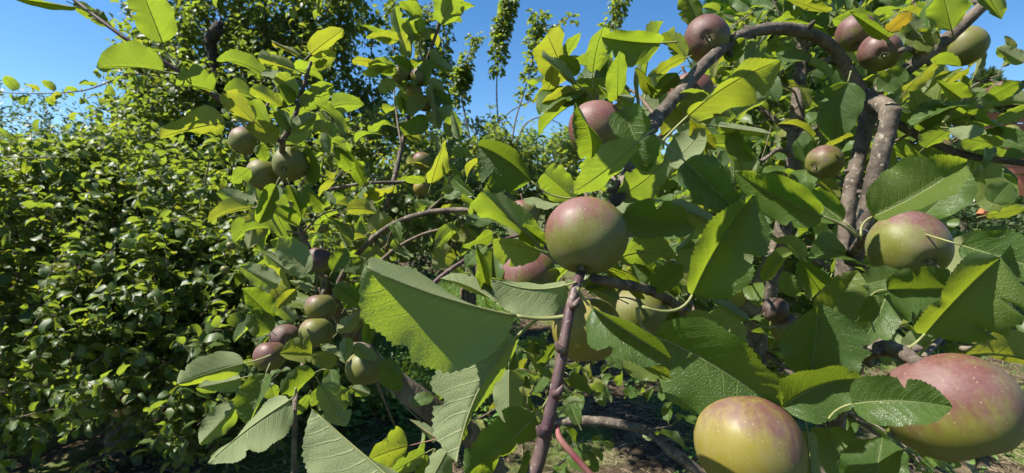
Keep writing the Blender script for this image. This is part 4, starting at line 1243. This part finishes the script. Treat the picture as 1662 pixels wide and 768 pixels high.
pos, T, Nn, Ls, tw = crown_leaves([blob(1200, 180, 1.5, .17, 30), blob(1330, 110, 1.6, .18, 34), blob(1450, 110, 1.6, .16, 28), blob(1150, 330, 1.5, .18, 32), blob(1330, 330, 1.5, .2, 34),
    blob(1470, 270, 1.5, .15, 26), blob(1050, 420, 1.6, .15, 26), blob(1180, 480, 1.5, .15, 26), blob(1350, 480, 1.5, .19, 30), blob(1500, 490, 1.6, .17, 28), blob(1100, 560, 1.6, .12, 16),
    blob(1300, 620, 1.5, .15, 22), blob(1430, 640, 1.5, .15, 20), blob(960, 380, 1.7, .13, 20), blob(1250, 20, 1.6, .15, 24), blob(1440, 10, 1.6, .15, 22)], .06, 66, 9, .16)
leaf_mass('foliage', tree_c, o_c, pos, T, Nn, Ls, M_LEAF_FAR, 66)
twig_mass('twigs', tree_c, o_c, tw, .0016, M_TWIG)
for q, (pts, n) in enumerate(FILLC):
    leafy_twig(tree_c, o_c, [np.array(P(*k)) if isinstance(k, tuple) else k for k in pts], n, .064, .0022, 2000 + q, M_TWIG)

# ================================================================== the second apple tree (left of centre)
o_b = P(820, 700, 1.55); o_b[2] = 0.0
tree_b = empty('apple_tree', o_b, 'apple tree with clusters of small green apples left of centre', 'apple tree', 'apple trees in reach')
def bb(pts, rad, mat=M_BARK, sides=10, seed=0, name='branch', lump=.035, label=None): return branch(tree_b, o_b, name, pts, rad, mat, sides, lump, seed, label=label)
Bq = {}
Bq['limb'] = bb([o_b, P(800, 760, 1.5), P(700, 665, 1.35), P(640, 618, 1.3), P(590, 570, 1.2), P(545, 500, 1.0), P(520, 440, .9)], [.05, .042, .034, .03, .024, .014, .006], M_TRUNK, 14, 40, 'trunk')
Bq['long'] = bb([(775, 342, .80), (735, 341, .82), (690, 346, .84), (640, 363, .86), (597, 395, .88), (560, 440, .9), (540, 490, .95)], [.0042, .0045, .0048, .0052, .0056, .006, .007], M_BARK, seed=41)
bb([(880, 420, .62), (830, 365, .7), (775, 342, .80)], [.003, .004, .0042], M_BARK, seed=46)
Bq['up'] = bb([(600, 395, .9), (618, 360, 1.0), (636, 305, 1.0), (652, 240, 1.03), (668, 172, 1.06), (690, 108, 1.04), (714, 34, 1.0), (726, -30, 1.0)], [.0062, .006, .0056, .0052, .0048, .004, .0033, .003], M_BARK, seed=42)
Bq['side'] = bb([(530, 308, .98), (590, 298, .98), (640, 296, 1.0), (690, 293, .98)], [.003, .0034, .0036, .003], M_BARK, seed=43)
bb([(600, 440, .9), (640, 405, .9), (680, 383, .9), (715, 372, .9)], [.0036, .0032, .003, .0024], M_TWIG, seed=44, name='twig')
Bq['dark'] = bb([(684, 480, .58), (720, 446, .60), (762, 418, .62), (800, 395, .64), (850, 380, .66)], [.0034, .0032, .003, .0028, .002], M_SHOOT, seed=45, name='shoot')
Bq['near'] = bb([(60, -50, .50), (118, -2, .5), (200, 60, .5), (245, 88, .51), (293, 118, .52), (350, 158, .54), (412, 198, .57), (458, 232, .6)], [.0016, .0018, .0022, .0024, .0026, .0028, .003, .003], M_SHOOT, seed=47, name='shoot', lump=.01)
Bq['left'] = bb([(505, 100, .6), (496, 130, .6), (488, 158, .6), (478, 190, .6), (466, 216, .6), (458, 235, .61), (462, 290, .74), (490, 380, .78), (520, 440, .8)], [.0018, .0022, .0026, .003, .0036, .004, .0042, .005, .006], M_BARK, seed=48)
Bq['low'] = bb([(476, 800, .47), (478, 700, .48), (479, 650, .52), (492, 590, .64), (510, 530, .72), (525, 470, .78), (528, 450, .85)], [.0026, .0026, .0028, .003, .0034, .004, .005], M_BARK, seed=49)
bb([(478, 690, .48), (466, 684, .48), (450, 700, .47)], [.002, .0018, .0016], M_PETIOLE_RED, seed=50, name='twig')
Bq['hang'] = bb([(560, 560, .75), (600, 565, .7), (612, 620, .75), (640, 690, .9)], [.004, .0035, .0025, .0015], M_BARK, seed=51)
def HB(b, *a, **k): return hero_leaf(Bq[b], o_b, *a, **k)
# near shoot, top left
HB('near', 264, 70, 228, -22, 28, 30, .5, 'lG', pet=(290, 112))
HB('near', 265, 116, 158, 111, 4, 36, .5, 'lG', pet=(296, 120), bow=-4)
HB('near', 346, 148, 278, 139, 4, 34, .53, 'lG', pet=(362, 166), bow=-4)
HB('near', 366, 199, 259, 224, 14, 28, .54, 'lG', pet=(412, 199), bow=-3)
HB('near', 413, 198, 364, 150, 16, 18, .55, 'lG', pet=(425, 208))
HB('near', 436, 205, 409, 163, 14, 12, .57, 'lG')
HB('near', 122, 12, -10, -8, 10, 8, .48, 'uS', k=-.3)
HB('near', 120, 8, 182, 44, 8, 7, .5, 'lG', k=-.3)
HB('near', 150, 20, 176, 42, 8, 8, .52, 'uD')
HB('near', 300, 125, 335, 105, 6, 8, .53, 'uD')
# cluster left of centre
HB('left', 504, 88, 558, 48, 20, 8, .6, 'lG', yel=.25)
HB('left', 502, 108, 546, 84, 15, 14, .61, 'lG', spots=.5)
HB('left', 488, 92, 442, 68, 7, 7, .6, 'lG', yel=.45)
HB('left', 480, 114, 419, 94, 8, 18, .6, 'lG')
HB('left', 456, 124, 424, 117, 7, 9, .61, 'lD')
HB('left', 482, 158, 452, 117, 17, 14, .6, 'lG')
HB('left', 459, 173, 408, 142, 8, 12, .6, 'lG')
HB('left', 488, 174, 542, 138, 20, 14, .6, 'lG')
HB('left', 476, 166, 450, 138, 8, 14, .6, 'uG')
HB('left', 472, 212, 448, 182, 10, 12, .59, 'uD', k=.7)
HB('left', 470, 212, 514, 186, 14, 12, .59, 'lD', k=.25, spots=.3)
HB('left', 508, 212, 541, 205, 13, 10, .6, 'lG')
HB('left', 512, 110, 532, 98, 6, 6, .61, 'uG')
HB('left', 452, 222, 398, 208, 14, 20, .57, 'uS', k=-.3)
HB('left', 405, 274, 376, 298, 12, 12, .58, 'lG')
HB('left', 448, 300, 420, 362, 16, 14, .6, 'uS')
HB('left', 490, 302, 524, 344, 8, 16, .6, 'uS')
HB('left', 470, 300, 490, 352, 10, 10, .62, 'uS')
HB('left', 498, 240, 510, 300, 14, 14, .66, 'uS')
HB('left', 546, 240, 570, 275, 10, 12, .75, 'uG')
HB('left', 420, 235, 432, 262, 12, 10, .58, 'uS')
# low cluster
HB('low', 396, 590, 289, 623, 20, 32, .5, 'lG', pet=(440, 576), k=-.35)
HB('low', 390, 614, 318, 630, 16, 10, .52, 'lD', k=.2)
HB('low', 432, 606, 404, 692, 12, 32, .49, 'uD', k=.1)
HB('low', 386, 654, 324, 720, 12, 22, .5, 'lD', k=.35)
HB('low', 470, 650, 338, 752, 50, 10, .44, 'lD', pet=(480, 630), k=.4, bow=-6)
HB('low', 512, 605, 456, 642, 12, 22, .5, 'uG', pet=(530, 600))
HB('low', 506, 576, 454, 574, 6, 28, .49, 'uG', k=-.4)
HB('low', 520, 624, 562, 692, 30, 18, .5, 'lS')
HB('low', 500, 640, 478, 676, 10, 10, .52, 'lG')
HB('low', 440, 628, 448, 655, 10, 12, .52, 'lG')
HB('low', 546, 640, 535, 600, 16, 14, .52, 'uD')
HB('low', 546, 590, 504, 578, 14, 14, .52, 'uD', k=.2)
HB('low', 452, 462, 388, 432, 10, 16, .58, 'lS', k=.2)
HB('low', 442, 516, 392, 468, 14, 22, .62, 'uS', k=-.4)
HB('low', 440, 538, 402, 508, 20, 20, .60, 'uS', spots=.8)
HB('low', 496, 446, 454, 384, 18, 26, .58, 'lD', k=.15)
HB('low', 470, 440, 428, 410, 8, 12, .59, 'lD', k=.4)
HB('low', 545, 464, 592, 498, 12, 12, .56, 'uS', k=.2)
HB('low', 540, 440, 562, 402, 14, 14, .58, 'uS')
HB('low', 558, 440, 590, 420, 14, 12, .6, 'uS')
HB('low', 480, 470, 450, 500, 10, 10, .58, 'uS')
HB('low', 600, 500, 596, 558, 12, 12, .56, 'uS')
HB('low', 562, 548, 560, 590, 10, 10, .54, 'lS')
HB('low', 622, 584, 650, 634, 14, 16, .56, 'uS')
HB('low', 540, 620, 558, 660, 8, 8, .55, 'lS')
HB('low', 560, 640, 572, 660, 6, 6, .5, 'lG')
HB('low', 548, 540, 584, 505, 10, 12, .6, 'lS'); HB('low', 478, 522, 446, 488, 10, 10, .6, 'lS'); HB('low', 545, 575, 520, 560, 10, 10, .58, 'lD'); HB('low', 560, 500, 585, 460, 12, 12, .62, 'uS')
HB('low', 505, 470, 470, 455, 10, 8, .6, 'lD'); HB('low', 575, 560, 610, 585, 10, 10, .55, 'lS'); HB('low', 530, 625, 505, 660, 10, 12, .52, 'lG'); HB('low', 600, 640, 566, 628, 8, 8, .55, 'lS')
# upright centre shoot and the horizontal twig
HB('up', 716, 40, 744, -14, 20, 24, 1.0, 'lG')
HB('up', 735, 2, 772, 10, 5, 8, 1.0, 'lG')
HB('up', 648, 66, 594, 60, 6, 14, .98, 'lG'); HB('up', 655, 70, 640, 12, 12, 12, .98, 'lG'); HB('up', 690, 64, 695, 44, 8, 8, .98, 'lG')
HB('up', 670, 70, 660, 34, 10, 9, .97, 'lG'); HB('up', 664, 95, 650, 52, 8, 10, .97, 'lG'); HB('up', 700, 80, 716, 105, 8, 10, 1., 'lS')
HB('up', 665, 110, 632, 92, 8, 10, .98, 'uG'); HB('up', 640, 108, 586, 118, 6, 10, .98, 'lG'); HB('up', 640, 130, 616, 150, 10, 12, .97, 'lG')
HB('up', 620, 104, 572, 98, 4, 10, .98, 'lG'); HB('up', 700, 100, 735, 116, 12, 8, 1., 'lS'); HB('up', 700, 140, 712, 212, 12, 13, .98, 'lS')
HB('up', 700, 150, 734, 170, 10, 10, 1., 'uS'); HB('up', 650, 155, 656, 185, 9, 9, .98, 'uG'); HB('up', 695, 130, 720, 146, 10, 8, .98, 'lS')
HB('side', 700, 298, 722, 226, 12, 12, .9, 'lG', yel=.15); HB('side', 690, 296, 655, 290, 6, 8, .95, 'lG')
HB('side', 600, 300, 588, 342, 8, 12, .95, 'uD'); HB('side', 640, 302, 588, 318, 10, 6, .95, 'uG'); HB('side', 590, 296, 560, 240, 10, 12, .95, 'uG')
HB('side', 560, 320, 520, 335, 6, 10, .95, 'uG'); HB('side', 720, 320, 760, 300, 10, 10, .85, 'uD'); HB('long', 640, 362, 652, 392, 7, 8, .86, 'uD')
HB('dark', 790, 400, 756, 432, 6, 16, .6, 'uD', k=.5); HB('dark', 800, 380, 750, 400, 12, 10, .62, 'uG'); HB('dark', 800, 360, 755, 352, 10, 12, .64, 'uD')
HB('dark', 745, 225, 735, 180, 12, 10, .8, 'lS'); HB('long', 770, 320, 735, 290, 10, 10, .8, 'uD'); HB('long', 765, 350, 790, 310, 8, 10, .8, 'lG')
SD = 1400
FILLB = [
 ([(668, 172, 1.06), (650, 110, 1.0), (630, 60, 1.0)], 9, .062), ([(668, 172, 1.06), (690, 150, 1.02), (705, 190, 1.02)], 7, .06), ([(652, 240, 1.), (640, 150, 1.08), (655, 90, 1.05)], 8, .06),
 ([(690, 108, 1.0), (680, 60, 1.), (700, 10, 1.0)], 7, .062), ([(636, 305, 1.0), (600, 330, 1.0), (560, 340, 1.05)], 7, .062), ([(690, 293, .98), (715, 260, .98), (735, 230, 1.0)], 6, .062),
 ([(690, 346, .84), (720, 320, .9), (750, 300, .95)], 6, .062), ([(640, 363, .86), (620, 420, .95), (600, 470, 1.0)], 6, .062), ([(530, 308, .98), (560, 270, 1.0), (570, 230, 1.05)], 7, .06),
 ([(490, 380, .78), (450, 370, .8), (420, 350, .9)], 7, .062), ([(520, 440, .8), (560, 400, .9), (600, 380, .95)], 7, .062), ([(490, 380, .78), (520, 350, .75), (550, 340, .8)], 6, .062),
 ([(462, 300, .74), (430, 330, .75), (400, 340, .85)], 6, .062), ([(528, 450, .85), (490, 430, .8), (450, 410, .8)], 7, .062), ([(510, 520, .74), (470, 510, .74), (430, 500, .7)], 6, .062),
 ([(545, 500, 1.0), (590, 500, .9), (620, 470, .95)], 6, .062), ([(715, 372, .9), (740, 400, .95), (760, 440, 1.)], 5, .06), ([(735, 341, .82), (760, 380, .9), (770, 420, .95)], 6, .06),
 ([(590, 570, 1.2), (640, 640, 1.1), (690, 690, 1.1)], 4, .062), ([(700, 665, 1.35), (740, 620, 1.4), (790, 600, 1.45)], 7, .062), ([(700, 665, 1.35), (770, 680, 1.3), (820, 650, 1.3)], 7, .062),
 ([(840, 560, 1.1), (870, 580, 1.1), (890, 620, 1.1)], 6, .06), ([(800, 760, 1.5), (760, 700, 1.4), (740, 640, 1.4)], 6, .06), ([(412, 198, .6), (440, 160, .66), (450, 120, .7)], 6, .06),
 ([(490, 158, .62), (520, 170, .68), (545, 200, .75)], 5, .06)]
for pts, n, L in FILLB:
    SD += 1
    leafy_twig(tree_b, o_b, pts, n, L, .0022, SD, M_TWIG)

# ================================================================== apples
AP = apple
AP(952, 384, 67, .0275, (-.18, -.85, .42), .12, 'round apple at the centre, pink top and green below, above the purple shoot')
AP(858, 450, 47, .0265, (0, -1, .2), .30, 'apple half hidden behind a pale leaf, just left of the central apple')
AP(950, 535, 58, .0275, (.05, -1, .25), -.35, 'yellow green apple hanging below the central one, right of the purple shoot', yellow=.45)
AP(1034, 508, 47, .026, (.1, -1, .1), -.4, 'shaded green apple lower right of the central apple, behind leaves')
AP(1030, 402, 34, .024, (.3, -.9, .1), -.3, 'green apple mostly hidden by dark leaves right of the central apple')
AP(850, 348, 26, .021, (0, -1, .2), .0, 'small apple peeping over a pale leaf upper left of the central apple')
AP(968, 208, 46, .0265, (-.2, -.9, .3), .50, 'pink apple in the upper middle against leaves and sky')
AP(1147, 62, 37, .0255, (-.33, -.30, .88), .66, 'purplish apple with its star shaped calyx facing the viewer at top', dark=.4)
AP(1120, 152, 36, .0255, (.1, -1, .1), .38, 'pink and green apple behind the bent branch below the purplish one')
AP(1388, 55, 29, .0245, (-.2, -.9, .4), .45, 'pinkish apple at top right, left of and behind its twin', dark=.35)
AP(1428, 84, 31, .0245, (-.42, -.40, .75), .55, 'reddish apple at top right with calyx showing, in front of its twin', dark=.4)
AP(1566, 76, 31, .0250, (1, -.3, .25), -.30, 'green apple against blue sky at top right, calyx pointing right')
AP(1474, 402, 58, .0275, (-.08, -.42, .88), .22, 'large apple at right under a broad leaf, green with a brownish top', bdir=(.4, .8, .2), dark=.3)
AP(1540, 660, 93, .0335, (.15, -.80, .55), .24, 'biggest apple at lower right, rosy above and green below', squash=.90, dark=.25, yellow=.2, stem=.22)
AP(1218, 726, 86, .0320, (-.05, -.8, .6), .14, 'yellow and dull red apple at the bottom edge under a dark leaf', bdir=(.45, .8, .1), yellow=.5, dark=.4, stem=.2)
AP(1338, 263, 28, .0250, (-.9, -.35, .35), .15, 'dull brownish green apple between the grey trunk and the forked branch', dark=.4)
AP(1257, 503, 20, .0135, (-1, -.2, .25), .9, 'tiny shrivelled dark red apple in front of the trunk', dark=1.0, squash=1.05)
AP(1280, 532, 29, .0200, (0, -1, .1), -.1, 'shaded apple just behind the tiny dark red one', dark=.5)
AP(1628, 152, 22, .0240, (.2, -.9, .3), .55, 'dark purple apple at the right edge under pale leaves', dark=.6)
AP(1562, 180, 22, .0210, (-.2, -1, .2), -.05, 'small pale green apple left of the dark purple one')
AP(1636, 219, 16, .0170, (.3, -.8, .4), -.5, 'little round green apple above the timber shelter')
AP(1448, 197, 11, .0150, (0, -1, .2), -.4, 'tiny green apple beside the cut branch stump')
AP(1524, 240, 17, .0200, (0, -1, .3), .1, 'dim reddish apple in shade above the broad right leaf', dark=.3)
AP(470, 266, 28, .0240, (.05, -.5, .85), -.45, 'green apple in front of the upper left cluster, calyx facing the viewer')
AP(428, 284, 27, .0240, (-.2, -1, .1), -.30, 'green apple lower left in the upper left cluster')
AP(396, 229, 24, .0225, (-.4, -.9, .2), .05, 'greyish pink apple at the left end of the upper left cluster')
AP(518, 422, 22, .0210, (-.2, -.9, .3), .7, 'purple apple at the top of the lower left cluster', dark=.75)
AP(521, 500, 25, .0215, (.05, -1, .2), -.02, 'greenish apple in the middle of the lower left cluster', dark=.4)
AP(514, 540, 27, .0225, (.05, -1, .2), -.25, 'shaded green apple below the middle one of the lower left cluster')
AP(464, 549, 24, .0210, (.5, .1, .86), .75, 'dark purple apple with visible calyx touching the rosy one', dark=.75)
AP(438, 578, 26, .0215, (.0, -1, .2), .38, 'rosy and green apple at the left end of the lower left cluster', dark=.35)
AP(590, 598, 30, .0240, (.05, -1, .25), -.45, 'round plain green apple at the right end of the lower left cluster')
AP(424, 530, 20, .0200, (0, -1, .2), -.35, 'green apple behind a brown edged leaf in the lower left cluster')
AP(572, 526, 16, .0190, (0, -1, .2), .2, 'bluish shaded apple tucked between leaves of the lower left cluster')
AP(472, 490, 14, .0170, (-.3, -.8, .3), .3, 'small pinkish apple among pale leaves near the lower left cluster')
AP(650, 122, 16, .0215, (-.1, -1, .1), -.1, 'left apple of the high cluster on the thin upright shoot')
AP(682, 125, 16, .0215, (.1, -1, .3), .05, 'front apple of the high cluster on the thin upright shoot')
AP(689, 168, 14, .0190, (.1, -1, .2), -.4, 'lowest green apple of the high cluster on the upright shoot')
AP(672, 148, 14, .0190, (.1, -1, .2), -.3, 'middle apple hidden in the high cluster on the upright shoot', yellow=.6)
AP(685, 262, 16, .0200, (0, -1, .2), .12, 'pale pinkish apple above the horizontal twig in the middle')
AP(683, 306, 13, .0170, (.1, -1, .2), -.2, 'yellowish apple under the horizontal twig in the middle', yellow=.6)
AP(522, 368, 12, .0180, (0, -1, .2), -.1, 'small apple hanging above the purple one, far behind')
AP(618, 398, 16, .0200, (0, -1, .2), -.4, 'green apple beside the long curved branch')
AP(1582, 556, 9, .0180, (.9, -.2, .2), -.3, 'fallen yellow green apple on the straw at right', d=3.4, stem=False)
for x, y, lab, yl in ((375, 399, 'tiny green apple on the bare limb of the left tree', 0), (391, 378, 'second tiny green apple above the bare limb of the left tree', 0),
                      (365, 438, 'tiny green apple below the bare limb of the left tree', 0), (191, 670, 'small orange tinged apple low in the left tree over its trunk', .8),
                      (207, 667, 'small yellow green apple beside the orange tinged one low in the left tree', .3), (148, 640, 'small green apple by the pale low twig of the left tree', .2)):
    AP(x, y, 7.5, .0215, (0, -1, .2), -.3 if yl < .5 else .2, lab, yellow=yl, d=2.2, group='small apples in the left tree')
